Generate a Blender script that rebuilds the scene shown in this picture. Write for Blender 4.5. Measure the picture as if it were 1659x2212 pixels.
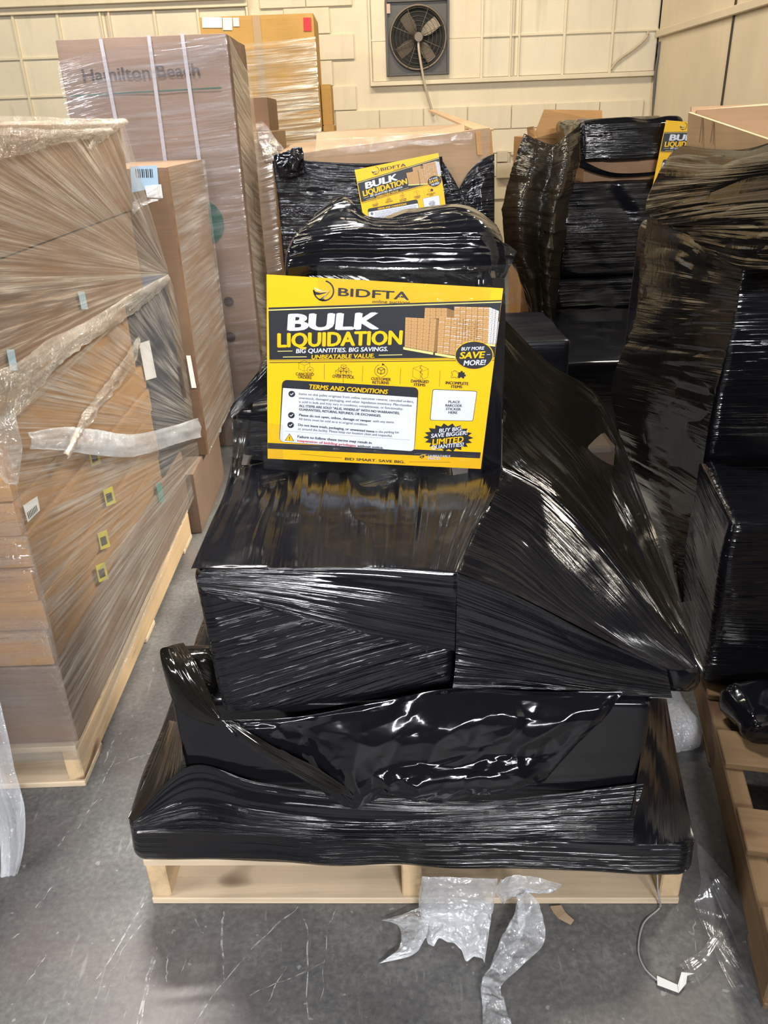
import bpy, bmesh, math, random
import numpy as np

for o in list(bpy.data.objects):
    bpy.data.objects.remove(o, do_unlink=True)
SC = bpy.context.scene
COL = SC.collection

# ------------------------------------------------------------------ camera
IMG_W, IMG_H, FPX = 1659.0, 2212.0, 1700.0
PITCH, ROLL, EYE = math.atan(841 / 1700), math.radians(2.2), 1.35
FW = np.array([0, math.cos(PITCH), -math.sin(PITCH)])
_r0 = np.array([1.0, 0, 0]); _u0 = np.array([0, math.sin(PITCH), math.cos(PITCH)])
RT = _r0 * math.cos(ROLL) - _u0 * math.sin(ROLL)
UP = _u0 * math.cos(ROLL) + _r0 * math.sin(ROLL)
CAM = np.array([0, 0, EYE])
cd = bpy.data.cameras.new('camera'); co = bpy.data.objects.new('camera', cd); COL.objects.link(co)
cd.sensor_fit = 'VERTICAL'; cd.sensor_height = 24.0; cd.lens = 24.0 * FPX / IMG_H
cd.clip_start = 0.02; cd.clip_end = 60
from mathutils import Matrix, Vector
co.matrix_world = Matrix(((RT[0], UP[0], -FW[0], 0), (RT[1], UP[1], -FW[1], 0), (RT[2], UP[2], -FW[2], EYE), (0, 0, 0, 1)))
SC.camera = co

# ------------------------------------------------------------------ world and lamps of the hall
w = bpy.data.worlds.new('hall_air'); SC.world = w; w.use_nodes = True
w.node_tree.nodes['Background'].inputs[0].default_value = (0.92, 0.95, 1.0, 1)
w.node_tree.nodes['Background'].inputs[1].default_value = 0.045
def lamp(name, loc, target, sx, sy, watts, col, spread=180):
    l = bpy.data.lights.new(name, 'AREA'); l.shape = 'RECTANGLE'; l.size = sx; l.size_y = sy
    l.energy = watts; l.color = col; l.spread = math.radians(spread)
    o = bpy.data.objects.new(name, l); COL.objects.link(o); o.location = loc
    o.rotation_euler = (Vector(target) - Vector(loc)).to_track_quat('-Z', 'Y').to_euler()
    return o
lamp('wall_lamp', (1.10, -3.1, 2.75), (-0.1, 1.3, 0.7), 1.5, 0.14, 185, (0.97, 0.98, 1.0))
lamp('wall_lamp', (-0.40, -3.6, 2.55), (-0.2, 1.3, 0.7), 2.2, 0.05, 32, (0.96, 0.98, 1.0))
lamp('ceiling_lamp', (-3.2, 0.0, 3.2), (-0.7, 1.2, 0.2), 1.3, 0.18, 45, (1.0, 0.98, 0.96))
lamp('ceiling_lamp', (-0.75, 2.8, 4.3), (-0.65, 1.2, 0.0), 1.0, 0.18, 20, (1.0, 0.97, 0.92), 60)
lamp('ceiling_lamp', (2.1, 3.3, 3.3), (0.3, 2.5, 0.8), 1.3, 0.18, 20, (1.0, 0.92, 0.78), 58)
lamp('ceiling_lamp', (-1.0, 2.55, 4.2), (-0.95, 3.5, 1.3), 1.3, 0.18, 20, (0.88, 0.91, 1.0), 60)  # extra lamp, added to put bright streaks on the tall carton's film
lamp('ceiling_lamp', (0.3, 5.2, 4.3), (0.2, 7.2, 1.2), 1.5, 0.35, 66, (1.0, 0.86, 0.63))
lamp('ceiling_lamp', (-2.3, 4.8, 4.3), (-1.8, 6.6, 1.2), 1.5, 0.35, 66, (1.0, 0.86, 0.64))
SC.view_settings.view_transform = 'Standard'
SC.view_settings.look = 'None'
SC.view_settings.exposure = 0.72
SC.view_settings.gamma = 1.0
SC.view_settings.use_curve_mapping = False

# ------------------------------------------------------------------ helpers
rng = np.random.RandomState(7)
_PERM = rng.rand(64, 512)
def ray(x, y):
    return FW + RT * (x - 829.5) / FPX - UP * (y - 1106.0) / FPX
def P(x, y, Y):
    d = ray(x, y); return CAM + d * (Y / d[1])
def PX(x, y, X):
    d = ray(x, y); return CAM + d * (X / d[0])
def PZ(x, y, Z):
    d = ray(x, y); return CAM + d * ((Z - EYE) / d[2])

def vn(x, y, seed=0, smooth=True):
    """smooth value noise, 0..1"""
    x = np.asarray(x, float); y = np.asarray(y, float)
    xi = np.floor(x).astype(int); yi = np.floor(y).astype(int)
    fx = x - xi; fy = y - yi
    if smooth: fx = fx * fx * (3 - 2 * fx); fy = fy * fy * (3 - 2 * fy)
    def h(a, b):
        return _PERM[(b * 7 + seed * 13) % 64, (a * 31 + b * 17 + seed * 101) % 512]
    return (h(xi, yi) * (1 - fx) + h(xi + 1, yi) * fx) * (1 - fy) + (h(xi, yi + 1) * (1 - fx) + h(xi + 1, yi + 1) * fx) * fy
def ridge(u, v, seed, fu, fv):
    """long creases running along u"""
    a = 1 - np.abs(2 * vn(u * fu, v * fv, seed) - 1)
    b = 1 - np.abs(2 * vn(u * fu * 1.9 + 3.1, v * fv * 2.3, seed + 5) - 1)
    m = np.clip(2.2 * vn(u * fu * .7 + 9, v * fv * .16, seed + 9) - .5, 0, 1)
    return (a * .7 + b * .3 - .5) * m
def crumple(u, v, seed, f):
    """faceted creases of slack film"""
    a = 1 - np.abs(2 * vn(u * f + v * f * .35, v * f * .9 - u * f * .3, seed, False) - 1)
    b = 1 - np.abs(2 * vn(u * f * 2.1 + v * f * .9, v * f * 1.7 - u * f * .8, seed + 3, False) - 1)
    c = 1 - np.abs(2 * vn(u * f * 4.3 - v * f, v * f * 4.1 + u * f, seed + 6, False) - 1)
    return a * .58 + b * .29 + c * .13 - .5

def put(name, verts, faces, mat, parent=None, smooth=True, uv=None, label=None, weld=False):
    me = bpy.data.meshes.new(name)
    me.from_pydata([tuple(map(float, v)) for v in verts], [], [tuple(f) for f in faces])
    if uv is not None:
        l = me.uv_layers.new(name='UVMap')
        vi = np.empty(len(me.loops), int); me.loops.foreach_get('vertex_index', vi)
        l.data.foreach_set('uv', np.asarray(uv, np.float32)[vi].ravel())
    if weld:
        bm = bmesh.new(); bm.from_mesh(me); bmesh.ops.remove_doubles(bm, verts=bm.verts, dist=2e-5); bmesh.ops.recalc_face_normals(bm, faces=bm.faces); bm.to_mesh(me); bm.free()
    if smooth:
        me.polygons.foreach_set('use_smooth', [True] * len(me.polygons))
    me.update()
    o = bpy.data.objects.new(name, me); COL.objects.link(o)
    if mat: me.materials.append(mat)
    if parent is not None:
        o.parent = parent; o.matrix_parent_inverse = parent.matrix_world.inverted()
    if label: o['label'] = label
    return o
def tag(o, label=None, cat=None, group=None, kind=None):
    if label: o['label'] = label
    if cat: o['category'] = cat
    if group: o['group'] = group
    if kind: o['kind'] = kind
    return o
def empty(name, loc, label, cat, group=None):
    o = bpy.data.objects.new(name, None); COL.objects.link(o)
    o.location = [float(a) for a in loc]; o.empty_display_size = .05
    o.matrix_world = Matrix.Translation(Vector([float(a) for a in loc]))
    return tag(o, label, cat, group)

def box_mesh(name, lo, hi, bevel=0.0):
    bm = bmesh.new(); bmesh.ops.create_cube(bm, size=1)
    for v in bm.verts:
        v.co = Vector([lo[i] + (v.co[i] + .5) * (hi[i] - lo[i]) for i in range(3)])
    if bevel:
        bmesh.ops.bevel(bm, geom=list(bm.edges), offset=bevel, segments=1, affect='EDGES')
    me = bpy.data.meshes.new(name); bm.to_mesh(me); bm.free(); return me
def box(name, lo, hi, mat, parent=None, bevel=0.0, kind=None, label=None):
    me = box_mesh(name, lo, hi, bevel); o = bpy.data.objects.new(name, me); COL.objects.link(o); me.materials.append(mat)
    if parent is not None:
        o.parent = parent; o.matrix_parent_inverse = parent.matrix_world.inverted()
    if kind: o['kind'] = kind
    if label: o['label'] = label
    return o

def resample(ctrl, n):
    """Catmull-Rom through ctrl (k,...)-> (n,...)"""
    c = np.asarray(ctrl, float); k = len(c)
    if k == 2:
        t = np.linspace(0, 1, n).reshape((-1,) + (1,) * (c.ndim - 1)); return c[0] * (1 - t) + c[1] * t
    t = np.linspace(0, k - 1, n); i = np.clip(np.floor(t).astype(int), 0, k - 2)
    f = (t - i).reshape((-1,) + (1,) * (c.ndim - 1))
    g = lambda j: c[np.clip(j, 0, k - 1)]
    p0, p1, p2, p3 = g(i - 1), g(i), g(i + 1), g(i + 2)
    return .5 * (2 * p1 + (p2 - p0) * f + (2 * p0 - 5 * p1 + 4 * p2 - p3) * f * f + (3 * p1 - p0 - 3 * p2 + p3) * f ** 3)
def grid_faces(nv, nu, off=0, flip=False):
    a = (np.arange(nv - 1)[:, None] * nu + np.arange(nu - 1)[None, :]).ravel() + off
    f = np.stack([a, a + 1, a + nu + 1, a + nu], 1)
    return (f[:, ::-1] if flip else f).tolist()
def sheet(name, rows, mat, parent=None, nu=120, nv=70, amp=.004, fu=2.0, fv=55, crum=0.0, cf=9, seed=0, fade=.06, label=None, ragged=0.0, rag_f=14, ufade=0.0):
    """film through a control grid: rows of points; creases run along each row (u)"""
    m = min(len(r) for r in rows)
    rows = [r if len(r) == m else list(resample(r, m)) for r in rows]
    g = resample(np.asarray(rows, float), nv)              # nv, m, 3
    g = np.swapaxes(resample(np.swapaxes(g, 0, 1), nu), 0, 1)
    du = np.gradient(g, axis=1); dv = np.gradient(g, axis=0)
    n = np.cross(du, dv); n /= np.linalg.norm(n, axis=2, keepdims=True) + 1e-9
    cam = (CAM - g); s = np.sign((n * cam).sum(2).mean()) or 1; n = n * s
    Lu = np.linalg.norm(np.diff(g, axis=1), axis=2).sum(1).mean(); Lv = np.linalg.norm(np.diff(g, axis=0), axis=2).sum(0).max()
    U, V = np.meshgrid(np.linspace(0, Lu, nu), np.linspace(0, Lv, nv))
    wloc = np.linalg.norm(dv, axis=2) * (nv - 1) / max(Lv, 1e-6)
    d = amp * ridge(U, V, seed, fu, fv) * np.clip(wloc * 1.3, .15, 1) * 2
    if ufade: d = d * (1 - U / Lu) ** ufade
    if crum: d = d + crum * crumple(U, V, seed + 20, cf) * 2
    e = np.ones_like(U)
    if fade:
        tu = np.linspace(0, 1, nu)[None, :]; tv = np.linspace(0, 1, nv)[:, None]
        e = np.clip(np.minimum(tu, 1 - tu) / fade, .25, 1) * np.clip(np.minimum(tv, 1 - tv) / fade, .25, 1)
    g = g + n * (d * e)[..., None]
    if ragged:
        k = (vn(U[0] * rag_f, U[0] * 0, seed + 31) - .5) + .6 * (vn(U[0] * rag_f * 3.1, U[0] * 0, seed + 32) - .5)
        t = np.linspace(0, 1, nv)[:, None, None] ** 2
        g = g + (dv[-1] / (np.linalg.norm(dv[-1], axis=1, keepdims=True) + 1e-9) * (k * ragged)[:, None])[None] * t
    return put(name, g.reshape(-1, 3), grid_faces(nv, nu, flip=s < 0), mat, parent, True, np.stack([U.ravel(), V.ravel()], 1), label)

_FACES = (((0, 1, 2), -1), ((0, 1, 2), 1), ((1, 0, 2), -1), ((1, 0, 2), 1), ((2, 0, 1), -1), ((2, 0, 1), 1))
def wrapped(name, corners, mat, parent=None, r=.012, n=36, amp=.003, fu=2.0, fv=60, lump=.004, angles=None, seed=0, label=None, crum=0.0, cf=9):
    """box given by 8 corners [x0y0z0,x1y0z0,x0y1z0,x1y1z0, ... z1], rounded edges, film creases"""
    c = np.asarray(corners, float)
    size = np.array([np.linalg.norm(c[1] - c[0]), np.linalg.norm(c[2] - c[0]), np.linalg.norm(c[4] - c[0])])
    hs = size / 2; V = []; F = []; UVs = []; off = 0
    ctr = c.mean(0)
    for fi, ((ax, a, b), sg) in enumerate(_FACES):
        na = max(6, int(n * min(1, size[a] / .5) + 4)); nb = max(6, int(n * min(1, size[b] / .5) + 4))
        def lin(m):
            t = np.linspace(-1, 1, m); return np.sign(t) * (1 - (1 - np.abs(t)) ** 1.35)
        A, B = np.meshgrid(lin(na) * hs[a], lin(nb) * hs[b])
        p = np.zeros(A.shape + (3,)); p[..., a] = A; p[..., b] = B; p[..., ax] = sg * hs[ax]
        rr = min(r, hs.min() * .9)
        q = np.clip(p, -(hs - rr), hs - rr); d = p - q; nl = np.linalg.norm(d, axis=-1, keepdims=True)
        nr = d / nl; p = q + rr * nr
        ang = math.radians((angles or {}).get(fi, 0)); ca, sa = math.cos(ang), math.sin(ang)
        u = A * ca + B * sa; v = -A * sa + B * ca
        if ax == 2: u, v = A * ca + B * sa, -A * sa + B * ca
        e = np.clip(np.minimum(1 - np.abs(A) / hs[a], 1 - np.abs(B) / hs[b]) * 8, 0, 1)
        dd = amp * 2 * ridge(u + 5, v + 5, seed + fi, fu, fv) * e
        if crum: dd = dd + crum * 2 * crumple(u + 3, v + 3, seed + fi, cf) * e
        t = (p / hs + 1) / 2
        w3 = (p + ctr)
        dd = dd + lump * (vn(w3[..., 0] * 9 + w3[..., 2] * 7, w3[..., 1] * 9 - w3[..., 2] * 5, seed) - .5) * 2
        x, y, z = t[..., 0:1], t[..., 1:2], t[..., 2:3]
        g = ((c[0] * (1 - x) + c[1] * x) * (1 - y) + (c[2] * (1 - x) + c[3] * x) * y) * (1 - z) + ((c[4] * (1 - x) + c[5] * x) * (1 - y) + (c[6] * (1 - x) + c[7] * x) * y) * z
        ex = (c[1] - c[0]); ey = (c[2] - c[0]); ez = (c[4] - c[0])
        nw = nr[..., 0:1] * ex / np.linalg.norm(ex) + nr[..., 1:2] * ey / np.linalg.norm(ey) + nr[..., 2:3] * ez / np.linalg.norm(ez)
        g = g + nw * dd[..., None]
        V.append(g.reshape(-1, 3)); UVs.append(np.stack([u.ravel() + fi, v.ravel() + fi], 1))
        order = {0: -1, 1: 1, 2: 1, 3: -1, 4: -1, 5: 1}[fi]
        F += grid_faces(nb, na, off, flip=order < 0); off += na * nb
    return put(name, np.concatenate(V), F, mat, parent, amp > 0 or crum > 0, np.concatenate(UVs), label, True)
def corners(lo, hi, yaw=0.0, pivot=None):
    x0, y0, z0 = lo; x1, y1, z1 = hi
    c = np.array([[x, y, z] for z in (z0, z1) for y in (y0, y1) for x in (x0, x1)], float)
    if yaw:
        pv = np.array(pivot if pivot is not None else [(x0 + x1) / 2, (y0 + y1) / 2, 0]); a = math.radians(yaw)
        d = c - pv; c = np.stack([d[:, 0] * math.cos(a) - d[:, 1] * math.sin(a), d[:, 0] * math.sin(a) + d[:, 1] * math.cos(a), d[:, 2]], 1) + pv
    return c
def tube(name, pts, r, mat, parent=None, n=8, res=40, label=None):
    p = resample(np.asarray(pts, float), res); t = np.gradient(p, axis=0); t /= np.linalg.norm(t, axis=1, keepdims=True) + 1e-9
    ref = np.array([0.3, 0.2, 1.0]); a = np.cross(t, ref); a /= np.linalg.norm(a, axis=1, keepdims=True) + 1e-9; b = np.cross(t, a)
    th = np.linspace(0, 2 * math.pi, n, endpoint=False)
    g = p[:, None] + r * (a[:, None] * np.cos(th)[None, :, None] + b[:, None] * np.sin(th)[None, :, None])
    F = [(i * n + j, i * n + (j + 1) % n, (i + 1) * n + (j + 1) % n, (i + 1) * n + j) for i in range(res - 1) for j in range(n)]
    F += [tuple(range(n))[::-1], tuple((res - 1) * n + j for j in range(n))]
    return put(name, g.reshape(-1, 3), F, mat, parent, True, None, label)
def quad(name, pts, mat, parent=None, th=.0008, label=None):
    """thin flat piece with thickness away from the camera side"""
    p = np.asarray(pts, float); k = len(p); n = np.cross(p[1] - p[0], p[2] - p[0]); n /= np.linalg.norm(n)
    if (n @ (CAM - p[0])) < 0: n = -n
    V = np.concatenate([p, p + n * th]); F = [tuple(range(k)), tuple(range(2 * k - 1, k - 1, -1))] + [(i, (i + 1) % k, (i + 1) % k + k, i + k) for i in range(k)]
    return put(name, V, F, mat, parent, False, None, label)
def poly_prism(name, poly2d, z0, z1, mat, parent=None):
    k = len(poly2d); V = [(x, y, z0) for x, y in poly2d] + [(x, y, z1) for x, y in poly2d]
    F = [tuple(range(k))[::-1], tuple(range(k, 2 * k))] + [(i, (i + 1) % k, (i + 1) % k + k, i + k) for i in range(k)]
    return put(name, V, F, mat, parent, False)

# ------------------------------------------------------------------ materials
def new_mat(name):
    m = bpy.data.materials.new(name); m.use_nodes = True; nt = m.node_tree
    b = nt.nodes['Principled BSDF']; return m, nt, b, nt.nodes['Material Output']
def N(nt, t, **kw):
    n = nt.nodes.new(t)
    for k, v in kw.items():
        if k in n.inputs: n.inputs[k].default_value = v
        else: setattr(n, k, v)
    return n
def coords(nt, kind, scale, rot=(0, 0, 0), loc=(0, 0, 0)):
    tc = nt.nodes.new('ShaderNodeTexCoord'); mp = nt.nodes.new('ShaderNodeMapping')
    mp.inputs['Scale'].default_value = scale; mp.inputs['Rotation'].default_value = rot; mp.inputs['Location'].default_value = loc
    nt.links.new(tc.outputs[kind], mp.inputs[0]); return mp.outputs[0]
def noise(nt, vec, scale=1.0, detail=2.0, rough=.5, dist=0.0):
    n = N(nt, 'ShaderNodeTexNoise'); n.inputs['Scale'].default_value = scale; n.inputs['Detail'].default_value = detail
    n.inputs['Roughness'].default_value = rough; n.inputs['Distortion'].default_value = dist
    nt.links.new(vec, n.inputs['Vector']); return n.outputs['Fac']
def ramp(nt, fac, stops):
    r = nt.nodes.new('ShaderNodeValToRGB'); e = r.color_ramp.elements
    while len(e) < len(stops): e.new(.5)
    for i, (p, c) in enumerate(stops):
        e[i].position = p; e[i].color = (c, c, c, 1) if isinstance(c, (int, float)) else (*c, 1)
    nt.links.new(fac, r.inputs[0]); return r.outputs[0]
def math_n(nt, op, a, b):
    n = nt.nodes.new('ShaderNodeMath'); n.operation = op
    for i, v in enumerate((a, b)):
        if isinstance(v, (int, float)): n.inputs[i].default_value = v
        else: nt.links.new(v, n.inputs[i])
    return n.outputs[0]
def mixc(nt, fac, a, b, mode='MIX'):
    n = nt.nodes.new('ShaderNodeMix'); n.data_type = 'RGBA'; n.blend_type = mode
    for sock, v in ((n.inputs[0], fac), (n.inputs[6], a), (n.inputs[7], b)):
        if isinstance(v, (int, float)): sock.default_value = v
        elif isinstance(v, tuple): sock.default_value = (*v, 1)
        else: nt.links.new(v, sock)
    return n.outputs[2]
def bump(nt, h, strength, dist, b):
    n = nt.nodes.new('ShaderNodeBump'); n.inputs['Strength'].default_value = strength; n.inputs['Distance'].default_value = dist
    nt.links.new(h, n.inputs['Height']); nt.links.new(n.outputs[0], b.inputs['Normal']); return n.outputs[0]

def flat(name, col, rough=.6, metal=0.0, spec=.5):
    m, nt, b, o = new_mat(name); b.inputs['Base Color'].default_value = (*col, 1); b.inputs['Roughness'].default_value = rough
    b.inputs['Metallic'].default_value = metal; b.inputs['Specular IOR Level'].default_value = spec; return m

def film_black(name, col=(.005, .005, .007), su=2.0, sv=60, strength=1.0, dist=.012, rough=.11, fine=.3, wr_amt=.06, spec=.55, mlo=.38, mhi=.62):
    m, nt, b, o = new_mat(name)
    b.inputs['Base Color'].default_value = (*col, 1); b.inputs['Specular IOR Level'].default_value = spec
    h1 = noise(nt, coords(nt, 'UV', (su, sv, 1)), 1, 2.0, .5)
    h2 = noise(nt, coords(nt, 'UV', (su * 3, sv * 3.6, 1)), 1, 2.0, .5)
    mk = ramp(nt, noise(nt, coords(nt, 'UV', (1.7, 5.5, 1)), 1, 2, .5), [(mlo, .03), (mhi, 1.0)])
    h = math_n(nt, 'MULTIPLY', math_n(nt, 'ADD', h1, math_n(nt, 'MULTIPLY', h2, fine)), mk)
    wr = noise(nt, coords(nt, 'Object', (1, 1, 1)), 16, 3, .55, .6)
    h = math_n(nt, 'ADD', h, math_n(nt, 'MULTIPLY', wr, wr_amt))
    bump(nt, h, strength, dist, b)
    rg = ramp(nt, noise(nt, coords(nt, 'UV', (3, 12, 1)), 1, 3, .6), [(.3, rough * .7), (.7, rough * 1.35)])
    nt.links.new(rg, b.inputs['Roughness'])
    return m
def film_clear(name, base=.10, streak=.42, su=2.0, sv=60, tint=(.92, .92, .92), rough=.16, diff=.35, strength=.8, crinkle=0.0):
    m, nt, b, o = new_mat(name); nt.nodes.remove(b)
    tr = N(nt, 'ShaderNodeBsdfTransparent'); tr.inputs[0].default_value = (.97, .97, .97, 1)
    gl = N(nt, 'ShaderNodeBsdfGlossy'); gl.inputs['Roughness'].default_value = rough; gl.inputs[0].default_value = (*tint, 1)
    df = N(nt, 'ShaderNodeBsdfDiffuse'); df.inputs[0].default_value = (*tint, 1)
    h1 = noise(nt, coords(nt, 'UV', (su, sv, 1)), 1, 3.0, .55)
    h2 = noise(nt, coords(nt, 'UV', (su * 2.5, sv * 3.2, 1)), 1, 2.0, .5)
    hh = math_n(nt, 'ADD', h1, math_n(nt, 'MULTIPLY', h2, .4))
    if crinkle:
        cr = noise(nt, coords(nt, 'UV', (1, 1, 1)), 70, 3, .6, 1.2); hh = math_n(nt, 'ADD', hh, math_n(nt, 'MULTIPLY', cr, crinkle))
    bn = nt.nodes.new('ShaderNodeBump'); bn.inputs['Strength'].default_value = strength; bn.inputs['Distance'].default_value = .006
    nt.links.new(hh, bn.inputs['Height']); nt.links.new(bn.outputs[0], gl.inputs['Normal'])
    mk = ramp(nt, noise(nt, coords(nt, 'UV', (2.2, 7, 1)), 1, 2, .5), [(.32, 0.05), (.66, 1.0)])
    st = math_n(nt, 'MULTIPLY', ramp(nt, hh, [(.56, 0.0), (.86, 1.0)]), mk)
    fac = math_n(nt, 'ADD', base, math_n(nt, 'MULTIPLY', st, streak))
    lw = N(nt, 'ShaderNodeLayerWeight'); lw.inputs[0].default_value = .25
    fac = math_n(nt, 'MINIMUM', math_n(nt, 'ADD', fac, math_n(nt, 'MULTIPLY', lw.outputs['Fresnel'], .22)), .95)
    mx = N(nt, 'ShaderNodeMixShader'); mx.inputs[0].default_value = diff; nt.links.new(gl.outputs[0], mx.inputs[1]); nt.links.new(df.outputs[0], mx.inputs[2])
    m2 = N(nt, 'ShaderNodeMixShader'); nt.links.new(fac, m2.inputs[0]); nt.links.new(tr.outputs[0], m2.inputs[1]); nt.links.new(mx.outputs[0], m2.inputs[2])
    nt.links.new(m2.outputs[0], o.inputs[0]); return m
def kraft(name, col, var=.18, rough=.72):
    m, nt, b, o = new_mat(name)
    n1 = noise(nt, coords(nt, 'Object', (1, 1, 1)), 3.2, 4, .6)
    n2 = noise(nt, coords(nt, 'Object', (6, 6, 140)), 1, 2, .5)
    f = math_n(nt, 'ADD', math_n(nt, 'MULTIPLY', n1, .75), math_n(nt, 'MULTIPLY', n2, .25))
    lo = tuple(c * (1 - var) for c in col); hi = tuple(min(1, c * (1 + var)) for c in col)
    nt.links.new(ramp(nt, f, [(.3, lo), (.7, hi)]), b.inputs['Base Color']); b.inputs['Roughness'].default_value = rough
    b.inputs['Specular IOR Level'].default_value = .3
    bump(nt, n2, .12, .002, b); return m
def wood(name, col, axis=1):
    m, nt, b, o = new_mat(name)
    sc = [28, 28, 28]; sc[axis] = 1.6
    g1 = noise(nt, coords(nt, 'Object', tuple(sc)), 1, 4, .6, .4)
    g2 = noise(nt, coords(nt, 'Object', (1, 1, 1)), 5, 2, .5)
    f = math_n(nt, 'ADD', math_n(nt, 'MULTIPLY', g1, .6), math_n(nt, 'MULTIPLY', g2, .4))
    c = ramp(nt, f, [(.3, tuple(x * .62 for x in col)), (.5, col), (.75, tuple(min(1, x * 1.25) for x in col))])
    sc2 = [9, 9, 9]; sc2[axis] = 5
    kn = ramp(nt, noise(nt, coords(nt, 'Object', tuple(sc2)), 1, 1, .4), [(.69, 0.0), (.74, .85)])
    c = mixc(nt, kn, c, (.10, .045, .02))
    nt.links.new(c, b.inputs['Base Color']); b.inputs['Roughness'].default_value = .75; bump(nt, g1, .35, .002, b); return m

def mat_floor():
    m, nt, b, o = new_mat('worn grey concrete')
    big = noise(nt, coords(nt, 'Object', (1, 1, 1)), 1.3, 4, .6); mid = noise(nt, coords(nt, 'Object', (1, 1, 1)), 7, 5, .65); fin = noise(nt, coords(nt, 'Object', (1, 1, 1)), 90, 3, .6)
    f = math_n(nt, 'ADD', math_n(nt, 'ADD', math_n(nt, 'MULTIPLY', big, .34), math_n(nt, 'MULTIPLY', mid, .32)), math_n(nt, 'MULTIPLY', fin, .34))
    c = ramp(nt, f, [(.36, (.060, .060, .063)), (.5, (.120, .118, .116)), (.64, (.205, .20, .192))])
    c = mixc(nt, ramp(nt, noise(nt, coords(nt, 'Object', (1, 1, 1), loc=(4, 2, 0)), 2.6, 3, .6), [(.45, 0.0), (.7, .55)]), c, (.135, .105, .098))
    # scuffs dragged in a few directions, and long thin scratches along noise contours
    for i, (rot, th, sc) in enumerate(((.55, .67, 1.4), (-.2, .69, 1.7), (.42, .66, 2.6))):
        s = noise(nt, coords(nt, 'Object', (40 * sc, 6.0 * sc, 1), (0, 0, -rot), (i * 3.7, i * 1.9, 0)), 1, 2.5, .55, .3)
        mk = ramp(nt, noise(nt, coords(nt, 'Object', (1, 1, 1), loc=(i * 7, 3, 0)), 4.5, 2, .5), [(.42, 0.0), (.6, 1.0)])
        c = mixc(nt, math_n(nt, 'MULTIPLY', math_n(nt, 'MULTIPLY', ramp(nt, s, [(th, 0.0), (th + .06, 1.0)]), mk), .30), c, (.36, .35, .34))
    sp = noise(nt, coords(nt, 'Object', (1, 1, 1)), 46, 2, .6)
    c = mixc(nt, math_n(nt, 'MULTIPLY', ramp(nt, sp, [(.69, 0.0), (.73, 1.0)]), .6), c, (.33, .33, .33))
    nt.links.new(c, b.inputs['Base Color'])
    nt.links.new(ramp(nt, mid, [(.3, .42), (.7, .62)]), b.inputs['Roughness'])
    bump(nt, f, .25, .004, b); return m
def mat_wall(name, col, dirt=(.35, .28, .18), amt=.35):
    m, nt, b, o = new_mat(name)
    n1 = noise(nt, coords(nt, 'Object', (1, 1, .6)), 1.6, 5, .65); n2 = noise(nt, coords(nt, 'Object', (1, 1, 1)), 30, 4, .6)
    st = noise(nt, coords(nt, 'Object', (5, 5, .5)), 1, 4, .6)
    c = ramp(nt, n1, [(.3, tuple(x * .86 for x in col)), (.65, col)])
    c = mixc(nt, math_n(nt, 'MULTIPLY', ramp(nt, st, [(.56, 0.0), (.82, 1.0)]), amt), c, dirt)
    nt.links.new(c, b.inputs['Base Color']); b.inputs['Roughness'].default_value = .6; bump(nt, n2, .25, .006, b); return m

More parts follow.
